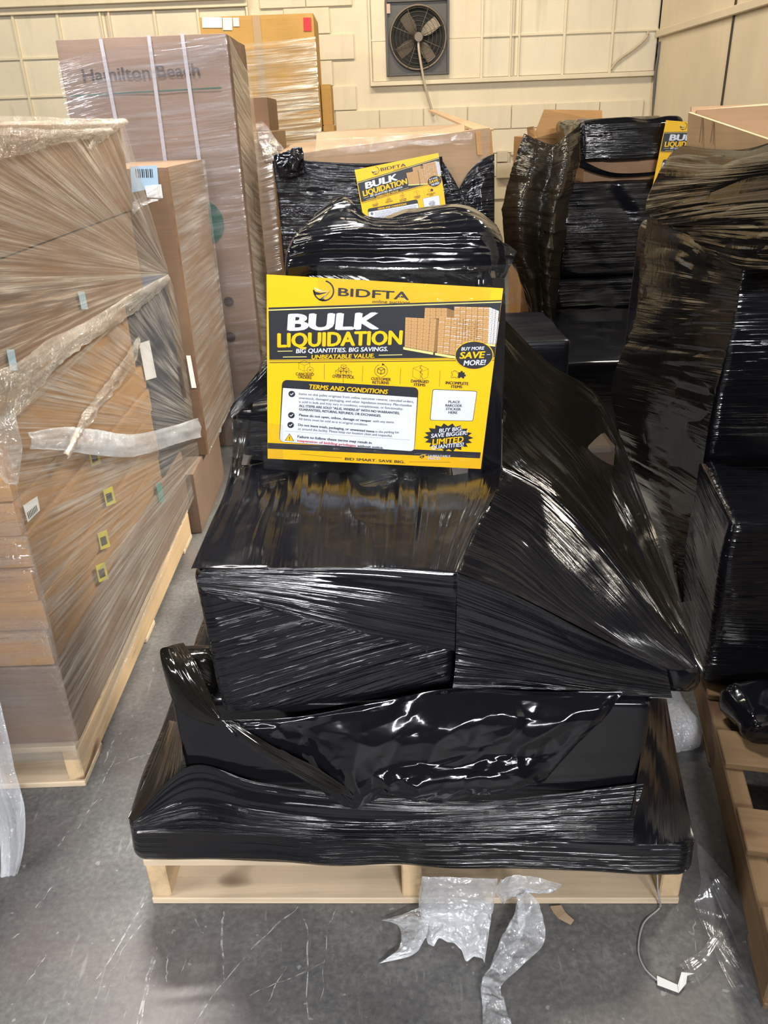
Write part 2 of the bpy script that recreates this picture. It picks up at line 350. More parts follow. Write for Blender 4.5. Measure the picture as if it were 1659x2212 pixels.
M = dict(
    floor=mat_floor(),
    wall=mat_wall('cream painted block', (.74, .66, .50)),
    pane=mat_wall('cream painted glass', (.74, .68, .54), (.18, .15, .11), .45),
    rwall=mat_wall('cream painted panel', (.72, .63, .49), (.4, .32, .22), .25),
    dark=flat('dark gap', (.05, .04, .03), .8),
    grime=flat('grimy cream metal', (.50, .43, .31), .5),
    steel=flat('grimy dark steel', (.09, .085, .08), .5, .4),
    blade=flat('dusty fan blade', (.17, .14, .11), .5, .5),
    conduit=flat('painted conduit', (.55, .48, .38), .4, .2),
    cable=flat('grey cable', (.10, .10, .11), .5),
    bf=film_black('black stretch film'),
    bf_tight=film_black('black stretch film pulled tight', sv=85, su=1.1, dist=.014, rough=.10),
    bf_smooth=film_black('smooth black film', sv=40, su=2, strength=.5, dist=.004, rough=.16),
    bf_dull=film_black('dull black film', sv=30, su=2, strength=.6, dist=.006, rough=.3, spec=.16),
    bf_fold=film_black('folded black film', sv=34, su=1.6, strength=.9, dist=.010, rough=.2, spec=.18),
    bf_bag=film_black('slack black film', sv=14, su=8, strength=.5, dist=.006, rough=.10, wr_amt=.25),
    bf_brown=film_black('thin black film with brown cast', col=(.007, .006, .0045), sv=45, su=1.1, dist=.016, rough=.12, mlo=.46, mhi=.66, spec=.4),
    cf=film_clear('clear stretch film', base=.09, streak=.62, sv=50, su=1.5, diff=.32, rough=.17, strength=1.0, tint=(1, .96, .88)),
    cf_thin=film_clear('thin clear film', base=.04, streak=.34, sv=40, su=2.4, diff=.30, rough=.17, tint=(.93, .93, 1.0)),
    cf_front=film_clear('clear film over the stack front', base=.03, streak=.5, su=3, sv=26, rough=.12, diff=.12, strength=1.0, crinkle=.3),
    cf_floor=film_clear('crinkled clear film', base=.22, streak=.75, su=14, sv=40, crinkle=1.1, rough=.10, diff=.45, strength=1.0, tint=(.93, .96, 1.0)),
    cf_rope=film_clear('bunched clear film', base=.10, streak=.75, su=22, sv=60, crinkle=1.2, rough=.09, diff=.22, tint=(1, .95, .86), strength=1.0),
    tape=film_clear('clear packing tape', base=.035, streak=.10, su=14, sv=20, rough=.06, diff=.1, crinkle=.5, strength=.35),
    k_orange=kraft('kraft carton', (.40, .225, .095)),
    k_brown=kraft('brown carton', (.235, .140, .080)),
    k_grey=kraft('greyish brown carton', (.225, .150, .105)),
    k_light=kraft('light kraft carton', (.47, .31, .17)),
    k_gold=kraft('golden kraft carton', (.52, .31, .095)),
    k_tan=kraft('tan carton', (.36, .235, .135)),
    tapek=flat('tan packing tape', (.44, .30, .16), .3),
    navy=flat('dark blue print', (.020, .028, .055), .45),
    white=flat('white paper', (.80, .80, .80), .55),
    paleblue=flat('pale blue label', (.42, .58, .72), .5),
    ink=flat('black ink', (.012, .012, .014), .5),
    inkbrown=flat('faded brown ink', (.045, .026, .018), .7),
    red=flat('red label', (.62, .02, .03), .5),
    yel_s=flat('yellow sticker', (.62, .56, .05), .5),
    green=flat('dark green print', (.018, .075, .045), .6),
    teal=flat('teal sticker', (.05, .25, .22), .5),
    strap=flat('pale strap', (.42, .38, .38), .35),
    sy=flat('sign yellow', (.88, .50, .002), .38),
    sk=flat('sign black', (.018, .019, .026), .42),
    sw=flat('sign white', (.66, .69, .77), .4),
    sr=flat('sign red', (.45, .02, .05), .5),
    sb=flat('sign carton picture', (.52, .30, .12), .4),
    sb2=flat('sign carton shade', (.26, .14, .05), .4),
    sgl=flat('sign pale line', (.95, .82, .25), .4),
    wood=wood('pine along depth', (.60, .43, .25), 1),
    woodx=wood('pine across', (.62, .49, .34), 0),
    woodd=wood('shade-darkened pine', (.19, .115, .055), 1),  # the right pallet's shade is put into this pine and the next
    woodx_shaded=wood('shade-darkened pine across', (.20, .122, .058), 0),
    scrap=flat('torn brown paper', (.42, .30, .20), .8),
)

# ================================================================== THE HALL
WY = 8.0
tag(box('floor', (-7.0, -4.2, -.12), (2.75, 8.3, 0), M['floor']), 'worn dark grey concrete floor with pale scuffs', 'floor', kind='structure')
wall = tag(box('wall_back', (-7.0, WY + .012, 0), (2.62, WY + .30, 3.6), M['wall']), 'cream painted block wall at the back of the hall', 'wall', kind='structure')
WIN_R = (.046, 2.56, 1.675, 2.62)      # x0 x1 z0 z1 of the painted-over window with the fan
WIN_L = (-4.2, -1.02, 1.36, 2.28)
bh, bw = .2, .4
blk = box_mesh('block', (0, 0, 0), (bw - .007, .05, bh - .007), .004); blk.materials.append(M['wall'])
for r in range(12):
    z = .66 + r * bh
    x = -5.3 + (r % 2) * bw / 2
    while x < 2.2:
        x1, z1 = x + bw, z + bh
        hid = False
        for (a, b_, c, d) in (WIN_R, WIN_L):
            if x1 > a - .02 and x < b_ + .02 and z1 > c - .03 and z < d + .05: hid = True
        # wholly behind the stacked cartons at the left: not shown by the photograph
        if not hid and not (x1 < -5.0):
            o = bpy.data.objects.new('block', blk); COL.objects.link(o); o.location = (x, WY - .012, z); o.parent = wall
        x += bw
def window(name, label, W, cols, rowz, mull=.022, dbl=()):
    x0, x1, z0, z1 = W
    fr = box(name, (x0, WY - .002, z0), (x1, WY + .011, z1), M['grime'], kind='structure'); tag(fr, label, 'window')
    for nm, lo, hi in (('sill', (x0 - .02, WY - .05, z0 - .035), (x1 + .02, WY + .01, z0)), ('head', (x0 - .02, WY - .05, z1), (x1 + .02, WY + .01, z1 + .05)),
                       ('jamb', (x0 - .02, WY - .04, z0), (x0, WY + .01, z1)), ('jamb', (x1, WY - .04, z0), (x1 + .02, WY + .01, z1))):
        box(nm, lo, hi, M['wall'], fr, .003)
    zs = [z0] + list(rowz) + [z1]
    for i in range(len(cols) - 1):
        for j in range(len(zs) - 1):
            box('pane', (cols[i] + .008, WY - .008, zs[j] + .008), (cols[i + 1] - .008, WY - .003, zs[j + 1] - .008), M['pane'], fr)
    for cx in cols[1:-1]:
        if cx in dbl:
            box('mullion', (cx - .045, WY - .035, z0), (cx - .030, WY - .004, z1), M['wall'], fr, .002)
            box('mullion', (cx + .030, WY - .035, z0), (cx + .045, WY - .004, z1), M['wall'], fr, .002)
        else:
            box('mullion', (cx - .011, WY - .03, z0), (cx + .011, WY - .004, z1), M['wall'], fr, .002)
    for zz in rowz:
        box('glazing_bar', (cols[0], WY - .024, zz - .009), (cols[-1], WY - .004, zz + .009), M['wall'], fr, .002)
    return fr
def xw(px, py): return P(px, py, WY)[0]
colsR = [xw(1040, 90), xw(1111, 90), xw(1217, 90), xw(1320, 90), xw(1412, 90)]
wr = window('window_1', 'painted-over steel window to the right of the fan', WIN_R, [WIN_R[0]] + colsR[:-1] + [WIN_R[1]], [P(1220, 72, WY)[2]], dbl=(colsR[1],))
# blank metal panel that carries the fan
box('fan_panel', (WIN_R[0] + .004, WY - .02, WIN_R[2] + .004), (colsR[0] - .012, WY - .009, WIN_R[3] - .004), M['wall'], wr)
colsL = [-4.2] + [xw(p, 130) for p in (-145, -49, 48, 143, 243, 348, 440)] + [-1.02]
window('window_2', 'painted-over steel window behind the tall brown carton', WIN_L, colsL, [P(60, 210, WY)[2], P(60, 127, WY)[2]], dbl=(colsL[5],))
# ledge and stripe over the left window
tag(box('trim_1', (-4.2, WY - .10, 2.33), (-1.0, WY - .012, 2.40), M['wall'], bevel=.004), 'cream ledge above the left window', 'trim', kind='structure')
# broken pane corner: a loose strip of caulk hanging down
tube('caulk_strip', [P(1400, 68, WY - .03), P(1395, 82, WY - .035), P(1370, 105, WY - .03), P(1335, 130, WY - .03), P(1320, 150, WY - .02)], .011, M['grime'], wr, res=24)
tag(box('wall_right', (2.56, -4.2, 0), (2.75, 8.3, 3.6), M['rwall']), 'cream painted panel wall on the right', 'wall', kind='structure')
tag(box('trim_2', (2.525, 2.5, 1.93), (2.559, 7.95, 1.985), M['rwall'], bevel=.005), 'cream rail along the right wall', 'trim', kind='structure')
tag(box('trim_3', (2.548, 6.36, 0), (2.559, 6.375, 3.5), M['dark']), 'dark upright seam in the right wall', 'trim', kind='structure')

fl_ = bpy.data.objects['floor']
def mat_scratch():
    m, nt, b, o = new_mat('pale scratch'); b.inputs['Base Color'].default_value = (.40, .39, .38, 1); b.inputs['Roughness'].default_value = .7
    nt.links.new(ramp(nt, noise(nt, coords(nt, 'Object', (1, 1, 1)), 55, 3, .6), [(.40, 0.0), (.56, .85)]), b.inputs['Alpha']); return m
SV, SF = [], []
def z2(x, y): return (x / 2.0, 1512 + y / 2.0)
for k, (wd, pts) in enumerate((
    (5, [z2(585, 1420), z2(640, 1180), z2(680, 1065)]), (3.5, [z2(597, 1420), z2(650, 1180), z2(684, 1075)]), (4, [z2(410, 1210), z2(520, 1050), z2(640, 840)]), (3, [z2(480, 1170), z2(560, 1040), z2(650, 930)]),
    (3.5, [z2(835, 1399), z2(980, 1200), z2(1140, 1020), z2(1290, 895)]), (5, [z2(968, 1210), z2(960, 1000), z2(970, 905)]), (4, [z2(1328, 1380), z2(1325, 1080), z2(1336, 1000), z2(1312, 945)]), (3, [z2(1390, 1300), z2(1415, 1000), z2(1455, 900)]),
    (3.5, [z2(716, 1225), z2(725, 1100)]), (3, [z2(785, 1180), z2(815, 1095)]), (4, [z2(450, 280), z2(480, 200), z2(520, 140)]), (3, [z2(440, 370), z2(500, 240)]), (3, [z2(875, 1010), z2(822, 895)]), (4, [z2(30, 1060), z2(110, 985)]),
    (3, [z2(330, 560), z2(420, 430)]), (3, [z2(240, 650), z2(300, 560)]), (3, [z2(150, 900), z2(250, 780)]), (3, [(1503, 2067), (1500, 2000), (1500, 1970)]), (3, [z2(1160, 1300), z2(1240, 1150)]), (3, [z2(100, 1250), z2(200, 1100)]), (3.5, [(540, 2150), (700, 2080)]), (3, [(250, 1650), (330, 1625)]))):
    c_ = resample([PZ(a, b_, .0006) for a, b_ in pts], 30); t_ = np.gradient(c_, axis=0); n_ = np.stack([-t_[:, 1], t_[:, 0], 0 * t_[:, 0]], 1); n_ /= np.linalg.norm(n_, axis=1, keepdims=True)
    w_ = wd * .00042 * (.35 + 1.0 * vn(np.arange(30) * .45, np.full(30, k * 1.7), 3))[:, None] * np.sin(np.linspace(.12, math.pi - .12, 30))[:, None] ** .4
    c_ = c_ + n_ * (vn(np.arange(30) * .3, np.full(30, k * 2.3), 5) - .5)[:, None] * .006
    o_ = len(SV); SV += list(c_ - n_ * w_) + list(c_ + n_ * w_); SF += [(o_ + i, o_ + i + 1, o_ + 31 + i, o_ + 30 + i) for i in range(29)]
tag(put('scratches', SV, SF, mat_scratch(), fl_, False), kind='stuff')

# ---- exhaust fan
def ring(name, c, ri, ro, y0, y1, mat, parent, n=56):
    th = np.linspace(0, 2 * math.pi, n, endpoint=False); V = []
    for (r_, y) in ((ri, y0), (ro, y0), (ro, y1), (ri, y1)):
        V += [(c[0] + r_ * math.cos(t), y, c[2] + r_ * math.sin(t)) for t in th]
    F = [(k * n + i, k * n + (i + 1) % n, ((k + 1) % 4) * n + (i + 1) % n, ((k + 1) % 4) * n + i) for k in range(4) for i in range(n)]
    return put(name, V, F, mat, parent, True)
def disc(name, c, r, y0, y1, mat, parent, n=40, r2=None):
    r2 = r if r2 is None else r2
    V = [(c[0] + r2 * math.cos(2 * math.pi * i / n), y0, c[2] + r2 * math.sin(2 * math.pi * i / n)) for i in range(n)] + [(c[0] + r * math.cos(2 * math.pi * i / n), y1, c[2] + r * math.sin(2 * math.pi * i / n)) for i in range(n)]
    F = [tuple(range(n)), tuple(range(2 * n - 1, n - 1, -1))] + [(i, i + n, (i + 1) % n + n, (i + 1) % n) for i in range(n)]
    return put(name, V, F, mat, parent, False)
fc = P(903, 82, WY - .05)
fan = empty('exhaust_fan', (fc[0], WY - .02, fc[2]), 'grimy dark exhaust fan set into the window at the top', 'fan')
fx0, fx1, fz0, fz1 = P(833, 82, WY - .03)[0], P(970, 82, WY - .03)[0], P(900, 163, WY - .03)[2], P(900, -2, WY - .03)[2]
box('back_plate', (fx0, WY - .03, fz0), (fx1, WY - .021, fz1), M['steel'], fan)
for lo, hi in (((fx0, WY - .06, fz0), (fx0 + .02, WY - .03, fz1)), ((fx1 - .02, WY - .06, fz0), (fx1, WY - .03, fz1)), ((fx0 + .02, WY - .06, fz0), (fx1 - .02, WY - .03, fz0 + .02)), ((fx0 + .02, WY - .06, fz1 - .02), (fx1 - .02, WY - .03, fz1))):
    box('frame_bar', lo, hi, M['steel'], fan, .002)
ring('shroud_ring', fc, .232, .25, WY - .075, WY - .03, M['blade'], fan)
disc('dark_opening', fc, .232, WY - .034, WY - .0302, flat('dark fan opening', (.012, .011, .010), .8), fan)
for k in range(4):
    a0 = math.radians(35 + 90 * k); V = []; F = []
    for i in range(9):
        t = i / 8; r_ = .045 + t * .165; wd = (.035 + .12 * math.sin(min(1, t * 1.1 + .15) * math.pi * .62)) / max(r_, .07) * .62
        for j in range(7):
            s = j / 6 - .5; a = a0 + s * wd
            V.append((fc[0] + r_ * math.cos(a), WY - .052 + s * .028, fc[2] + r_ * math.sin(a)))
    for i in range(8):
        for j in range(6): F.append((i * 7 + j, i * 7 + j + 1, (i + 1) * 7 + j + 1, (i + 1) * 7 + j))
    put('blade', V, F, M['blade'], fan)
for rr in (.09, .125, .16, .195, .222):
    ring('guard_ring', fc, rr - .0016, rr + .0016, WY - .082, WY - .079, M['steel'], fan, 48)
for k in range(8):
    a = math.radians(22.5 + 45 * k)
    tube('guard_spoke', [(fc[0] + .05 * math.cos(a), WY - .085, fc[2] + .05 * math.sin(a)), (fc[0] + .24 * math.cos(a), WY - .078, fc[2] + .24 * math.sin(a))], .003, M['blade'], fan, 6, 4)
disc('motor', fc, .048, WY - .15, WY - .05, M['blade'], fan, r2=.035)
box('rating_plate', (fx0 + .015, WY - .0625, fz1 - .10), (fx0 + .045, WY - .0602, fz1 - .03), flat('faded rating plate', (.55, .40, .32), .5), fan)
tube('supply_conduit', [fc + np.array([.0, -.07, -.03]), P(905, 110, WY - .12), P(915, 170, WY - .10), P(925, 210, WY - .08), P(937, 250, WY - .06)], .011, M['conduit'], fan)

# ---- wall boxes, conduits and the corner cable
jb = empty('junction_box', P(1085, 345, WY - .05), 'small cream electrical box with a conduit on the back wall', 'junction box')
a = P(1073, 345, WY - .05); box('housing', (a[0], WY - .08, a[2] - .02), (a[0] + .10, WY - .014, a[2] + .07), M['grime'], jb, .004)
a = P(1072, 380, WY - .05); box('housing', (a[0], WY - .08, a[2] - .02), (a[0] + .15, WY - .014, a[2] + .11), M['grime'], jb, .004)
a, b_ = P(1090, 334, WY - .04), P(1165, 322, WY - .04); tube('conduit', [(a[0] + .06, WY - .04, a[2]), (b_[0], WY - .04, a[2] + .005)], .017, M['conduit'], jb, 10, 6)
a, b_ = P(1100, 363, WY - .04), P(1165, 353, WY - .04); tube('conduit', [(a[0] + .06, WY - .04, a[2]), (b_[0], WY - .04, a[2])], .015, M['conduit'], jb, 10, 6)
tag(tube('cable', [P(1424, 90, 7.9), P(1424, 108, 7.9), P(1417, 150, 7.9), P(1413, 200, 7.9), P(1410, 260, 7.9), P(1408, 330, 7.9)], .012, M['cable']), 'thin grey cable hanging down the wall corner', 'cable')

# ================================================================== PALLETS
def pallet(label, x0, y0, wx, ly, yaw, mats, n_top=7):
    """stringers run along depth (y); boards run across (x)"""
    mw, mx = mats
    e = empty('wooden_pallet', (x0, y0, 0), label, 'pallet')
    hb, hs = .016, .089
    for i, sx in enumerate((0, (wx - .038) / 2, wx - .038)):
        box('stringer', (x0 + sx, y0 + .004, hb), (x0 + sx + .038, y0 + ly - .004, hb + hs), mw, e, .003)
    for yy, w_ in ((0, .13), (ly / 2 - .05, .10), (ly - .13, .13)):
        box('bottom_board', (x0, y0 + yy, 0), (x0 + wx, y0 + yy + w_, hb - .0005), mx, e, .002)
    wd = .105; gap = (ly - n_top * wd) / (n_top - 1)
    for k in range(n_top):
        yy = y0 + k * (wd + gap)
        box('deck_board', (x0, yy, hb + hs + .0005), (x0 + wx, yy + wd, hb + hs + hb), mx, e, .002)
    e.rotation_euler = (0, 0, math.radians(yaw))
    return e

# ================================================================== FRONT LOAD (black wrapped, with the big sign)
pallet('pale wooden pallet under the black-wrapped load with the large sign', -.48, 1.045, 1.012, 1.2, -2.5, (M['wood'], M['woodx']))
fl = empty('wrapped_load', (.03, 1.55, .125), 'black film-wrapped load on the front pallet carrying the large sign', 'wrapped load')
A_, B_ = PZ(283, 1872, .131), PZ(1500, 1902, .130)
back = np.array([0.03, 1.2, 0])
wrapped('base_layer', [A_, B_, A_ + back, B_ + back, A_ + (0.005, 0, .126), B_ + (0, 0, .096), A_ + back + (0, 0, .10), B_ + back + (0, 0, .09)], M['bf_tight'], fl, r=.03, n=70, amp=.0022, fu=1.2, fv=60, lump=.005, angles={2: 1}, seed=3)
# lower carton
wrapped('lower_box', [(-.365, 1.032, .225), (.418, .992, .205), (-.33, 1.85, .22), (.45, 1.82, .22), (-.362, 1.03, .505), (.422, .996, .495), (-.33, 1.85, .505), (.45, 1.82, .495)], M['bf_smooth'], fl, r=.010, n=50, amp=.0012, lump=.003, seed=11)
wrapped('side_box', corners((-.360, 1.06, .50), (-.295, 1.10, .57)), M['bf_brown'], fl, r=.012, n=30, amp=.003, fv=80, seed=13, angles={2: -50, 0: 20})
# middle carton
tl, tr = P(414, 1232, 1.0), P(988, 1237, 1.03); bl, br = P(480, 1556, .98), P(990, 1480, 1.035)
bk = np.array([.05, .72, 0.0])
wrapped('middle_box', [bl, br, bl + bk + (-.03, 0, 0), br + bk, tl, tr, tl + bk + (-.03, 0, 0), tr + bk], M['bf'], fl, r=.02, n=90, amp=.0030, fu=1.6, fv=62, lump=.004, angles={2: 14, 5: 35}, seed=21)
# film band pulled over the middle carton's upper front
sheet('film_band', [[P(440, 1228, .992), P(600, 1226, 1.005), P(800, 1224, 1.012), P(989, 1234, 1.022)], [P(425, 1255, .985), P(600, 1268, .992), P(800, 1296, 1.0), P(990, 1330, 1.015)], [P(450, 1288, .982), P(600, 1322, .990), P(800, 1372, 1.0), P(990, 1408, 1.018)]], M['bf_tight'], fl, nu=150, nv=140, amp=.0060, fu=.8, fv=62, seed=5, fade=.03)
# flat carton whose corner sticks out to the right
wrapped('flat_box', [(.11, 1.04, .502), P(1512, 1500, 1.03), (.12, 1.62, .502), (.53, 1.60, .502), (.11, 1.04, .56), P(1516, 1445, 1.03), (.12, 1.62, .565), (.54, 1.60, .565)], M['bf_smooth'], fl, r=.022, n=50, amp=.002, lump=.006, seed=31)
# film stretched from the middle carton down to that corner
sheet('film_slope', [[P(988, 1238, 1.022), P(1120, 1290, 1.02), P(1280, 1372, 1.015), P(1440, 1446, 1.01)],
                     [P(986, 1330, 1.012), P(1130, 1378, 1.012), P(1290, 1432, 1.008), P(1445, 1472, 1.005)],
                     [P(984, 1430, 1.012), P(1130, 1452, 1.014), P(1290, 1480, 1.008), P(1450, 1497, 1.006)],
                     [P(978, 1486, 1.014), P(1130, 1488, 1.022), P(1290, 1500, 1.015), P(1452, 1508, 1.010)]], M['bf_tight'], fl, nu=150, nv=140, amp=.0060, fu=.9, fv=60, seed=41, fade=.02)
sheet('film_slope', [[P(1085, 1008, 1.412), P(1180, 1060, 1.36), P(1300, 1180, 1.24), P(1420, 1335, 1.10), P(1512, 1440, 1.025)],
                     [PZ(1070, 1064, .772), P(1155, 1120, 1.26), P(1272, 1240, 1.16), P(1390, 1360, 1.06), P(1490, 1445, 1.02)],
                     [PZ(1028, 1138, .768), P(1115, 1190, 1.14), P(1232, 1300, 1.08), P(1350, 1388, 1.035), P(1465, 1448, 1.012)],
                     [PZ(988, 1236, .762), P(1100, 1278, 1.022), P(1210, 1333, 1.018), P(1330, 1394, 1.013), P(1440, 1446, 1.01)]], M['bf'], fl, nu=150, nv=120, amp=.003, fu=1.5, fv=40, crum=.002, cf=7, seed=51, fade=.02)
sheet('film_slope', [[P(1088, 688, 1.50), P(1190, 788, 1.72), P(1300, 864, 1.86), P(1395, 1090, 1.55), P(1468, 1300, 1.22), P(1524, 1450, 1.04)],
                     [P(1088, 770, 1.46), P(1165, 880, 1.58), P(1262, 990, 1.62), P(1360, 1150, 1.46), P(1452, 1325, 1.18), P(1520, 1450, 1.035)],
                     [P(1086, 880, 1.43), P(1140, 950, 1.48), P(1230, 1040, 1.46), P(1325, 1170, 1.34), P(1435, 1335, 1.14), P(1516, 1450, 1.03)],
                     [P(1085, 1012, 1.42), P(1120, 1030, 1.41), P(1210, 1090, 1.33), P(1300, 1182, 1.24), P(1420, 1338, 1.10), P(1512, 1450, 1.027)]], M['bf_brown'], fl, nu=190, nv=130, amp=.0075, fu=1.0, fv=48, seed=61, fade=.02)
wrapped('corner_wrap', [P(1440, 1503, 1.015), P(1506, 1504, 1.015), P(1440, 1503, 1.015) + (0, .12, 0), P(1506, 1504, 1.015) + (.01, .12, 0), P(1438, 1440, 1.008), P(1522, 1446, 1.015), P(1438, 1440, 1.008) + (0, .12, .0), P(1522, 1446, 1.015) + (.01, .12, .0)], M['bf_bag'], fl, r=.025, n=30, amp=.001, lump=.003, crum=.003, cf=30, seed=65)
# carton at the back right seen through thin film
kb = PX(1300, 866, .55)
wrapped('rear_box', corners((.30, 1.66, .50), (.535, 1.88, .672)), flat('brown film over carton', (.055, .038, .026), .35), fl, r=.008, n=16, amp=0, lump=.001, seed=63)
# film rising from the middle carton to the sign carton
cols_ = [(500, 1000, 1.405, 484, 1066, 452, 1140, 414, 1228), (570, 1010, 1.40, 555, 1074, 530, 1142, 505, 1227), (640, 1018, 1.398, 632, 1080, 618, 1143, 600, 1226), (720, 1026, 1.396, 716, 1084, 708, 1145, 700, 1226), (800, 1032, 1.395, 798, 1086, 795, 1146, 790, 1226), (880, 1034, 1.395, 880, 1086, 876, 1146, 866, 1227), (950, 1030, 1.397, 948, 1082, 938, 1144, 925, 1230), (1020, 1020, 1.402, 1012, 1074, 988, 1140, 960, 1232), (1085, 1008, 1.412, 1070, 1064, 1030, 1138, 990, 1236)]
sheet('film_gather', [[P(a, b, Y_), PZ(c, d, .781 - (c - 400) * 2e-5), PZ(e_, f_, .778 - (e_ - 400) * 2e-5), PZ(g_, h_, .774 - (g_ - 400) * 2e-5)] for a, b, Y_, c, d, e_, f_, g_, h_ in cols_], M['bf_fold'], fl, nu=120, nv=260, amp=.022, fu=1.8, fv=24, crum=.002, cf=7, seed=71, fade=.02, ufade=.9)
# left flank
sheet('film_flank', [[P(412, 1230, 1.0), P(455, 1130, 1.16), P(490, 1050, 1.33), P(503, 960, 1.42), P(498, 880, 1.45)], [P(428, 1222, 1.01), P(470, 1130, 1.17), P(510, 1050, 1.32), P(530, 960, 1.405), P(560, 800, 1.45)]], M['bf_brown'], fl, nu=110, nv=40, amp=.004, fu=1.3, fv=70, seed=81)
wrapped('shoulder_box', [(-.285, 1.425, .77), (.0, 1.41, .77), (-.25, 1.8, .77), (.0, 1.8, .77), (-.282, 1.425, .875), (.0, 1.41, .90), (-.25, 1.8, .90), (.0, 1.8, .92)], M['bf'], fl, r=.02, n=40, amp=.003, lump=.006, seed=83)
sheet('film_flank', [[P(497, 885, 1.43), P(520, 850, 1.44), P(560, 805, 1.45), P(600, 760, 1.46)], [P(500, 905, 1.42), P(530, 880, 1.425), P(580, 850, 1.43), P(620, 820, 1.43)]], M['bf_tight'], fl, nu=60, nv=30, amp=.005, fv=60, seed=85)
# top carton behind the sign
wrapped('top_box', [(-.205, 1.412, .76), (.212, 1.408, .755), (-.18, 1.78, .76), (.21, 1.78, .76), (-.152, 1.418, 1.178), (.205, 1.415, 1.165), (-.15, 1.74, 1.17), (.20, 1.74, 1.17)], M['bf'], fl, r=.035, n=70, amp=.004, fu=2.0, fv=40, lump=.006, angles={2: -22}, seed=91)
sheet('film_top', [[P(616, 600, 1.405), P(700, 590, 1.395), P(830, 590, 1.392), P(960, 590, 1.395), P(1060, 585, 1.40), P(1090, 590, 1.43)],
                   [P(622, 548, 1.41), P(700, 530, 1.392), P(830, 530, 1.388), P(960, 528, 1.392), P(1055, 530, 1.40), P(1088, 545, 1.44)],
                   [P(640, 508, 1.43), P(720, 492, 1.408), P(830, 496, 1.402), P(960, 492, 1.405), P(1040, 488, 1.412), P(1084, 512, 1.46)],
                   [P(668, 482, 1.47), P(745, 442, 1.49), P(800, 478, 1.455), P(900, 468, 1.455), P(1000, 458, 1.46), P(1078, 498, 1.50)],
                   [P(680, 472, 1.56), P(742, 436, 1.56), P(800, 482, 1.60), P(890, 458, 1.56), P(1010, 454, 1.56), P(1076, 496, 1.60)],
                   [P(690, 500, 1.72), P(745, 500, 1.72), P(800, 505, 1.72), P(890, 500, 1.72), P(1000, 500, 1.72), P(1070, 515, 1.72)]], M['bf_bag'], fl, nu=150, nv=120, amp=.0045, fu=1.4, fv=34, crum=.005, cf=8, seed=95, fade=.03)
sheet('film_ear', [[P(1060, 520, 1.44), P(1090, 525, 1.45), P(1118, 545, 1.46)], [P(1065, 560, 1.42), P(1090, 560, 1.44), P(1108, 562, 1.45)], [P(1070, 600, 1.41), P(1082, 600, 1.42), P(1090, 600, 1.43)]], M['bf_bag'], fl, nu=40, nv=40, amp=.003, crum=.006, cf=22, seed=97)
sheet('film_flank', [[P(1090, 600, 1.42), P(1092, 700, 1.415), P(1088, 820, 1.412), P(1084, 920, 1.41), P(1082, 1012, 1.412)], [P(1062, 600, 1.40), P(1062, 700, 1.398), P(1056, 820, 1.398), P(1050, 920, 1.40), P(1040, 1022, 1.40)], [P(1030, 600, 1.402), P(1030, 700, 1.40), P(1024, 820, 1.40), P(1018, 920, 1.40), P(1010, 1028, 1.40)]], M['bf'], fl, nu=90, nv=40, amp=.006, fu=2, fv=70, seed=99)
# slack film hanging in front of the lower carton
sheet('film_drape', [[P(478, 1556, .972), P(640, 1548, .985), P(820, 1515, 1.0), P(990, 1486, 1.02), P(1160, 1494, 1.008), P(1345, 1494, .995)],
                     [P(520, 1600, .958), P(660, 1600, .970), P(820, 1590, .976), P(990, 1570, .982), P(1150, 1565, .976), P(1310, 1545, .980)],
                     [P(590, 1650, .962), P(700, 1665, .962), P(830, 1655, .964), P(990, 1640, .966), P(1130, 1625, .964), P(1255, 1600, .972)],
                     [P(690, 1706, .970), P(760, 1712, .958), P(840, 1702, .950), P(990, 1690, .945), P(1110, 1672, .950), P(1200, 1656, .970)],
                     [P(705, 1722, .975), P(770, 1735, .968), P(850, 1722, .960), P(985, 1730, .955), P(1110, 1698, .962), P(1190, 1668, .978)]], M['bf_bag'], fl, nu=170, nv=120, amp=.0, crum=.013, cf=8, seed=104, fade=.05, ragged=.012, rag_f=9)
sheet('film_fold', [[P(478, 1556, .962), P(560, 1620, .948), P(640, 1672, .945), P(735, 1716, .955)], [P(500, 1556, .962), P(590, 1612, .946), P(680, 1656, .944), P(750, 1702, .955)]], M['bf_brown'], fl, nu=90, nv=30, amp=.004, fu=2, fv=90, seed=103)
# tight film between base layer and lower carton
sheet('film_skirt', [[P(288, 1772, .985), P(410, 1655, 1.018), P(560, 1690, 1.008), P(760, 1715, 1.0), P(1000, 1730, .992), P(1200, 1715, .985), P(1392, 1690, .985)],
                     [P(288, 1782, .978), P(420, 1738, 1.0), P(560, 1762, .985), P(760, 1778, .978), P(1000, 1775, .972), P(1200, 1765, .968), P(1372, 1760, .970)],
                     [P(290, 1800, .972), P(430, 1800, .972), P(560, 1806, .966), P(760, 1816, .958), P(1000, 1820, .950), P(1200, 1818, .944), P(1365, 1822, .940)]], M['bf_tight'], fl, nu=190, nv=100, amp=.0045, fu=1.0, fv=60, seed=111, fade=.02)
sheet('film_flank', [[P(276, 1768, 1.02), P(322, 1665, 1.12), P(366, 1556, 1.22)], [P(300, 1775, 1.0), P(350, 1690, 1.06), P(385, 1560, 1.12)], [P(352, 1790, .99), P(392, 1720, 1.015), P(392, 1560, 1.035)]], M['bf_brown'], fl, nu=90, nv=70, amp=.005, fu=1.5, fv=70, seed=113)
sheet('film_flank', [[P(1400, 1508, 1.0), P(1380, 1660, .99), P(1353, 1815, .955)], [P(1425, 1508, 1.08), P(1425, 1660, 1.03), P(1420, 1825, .95)], [P(1440, 1510, 1.2), P(1468, 1660, 1.1), P(1500, 1812, .96)]], M['bf_smooth'], fl, nu=90, nv=60, amp=.002, fu=2, fv=30, seed=115)
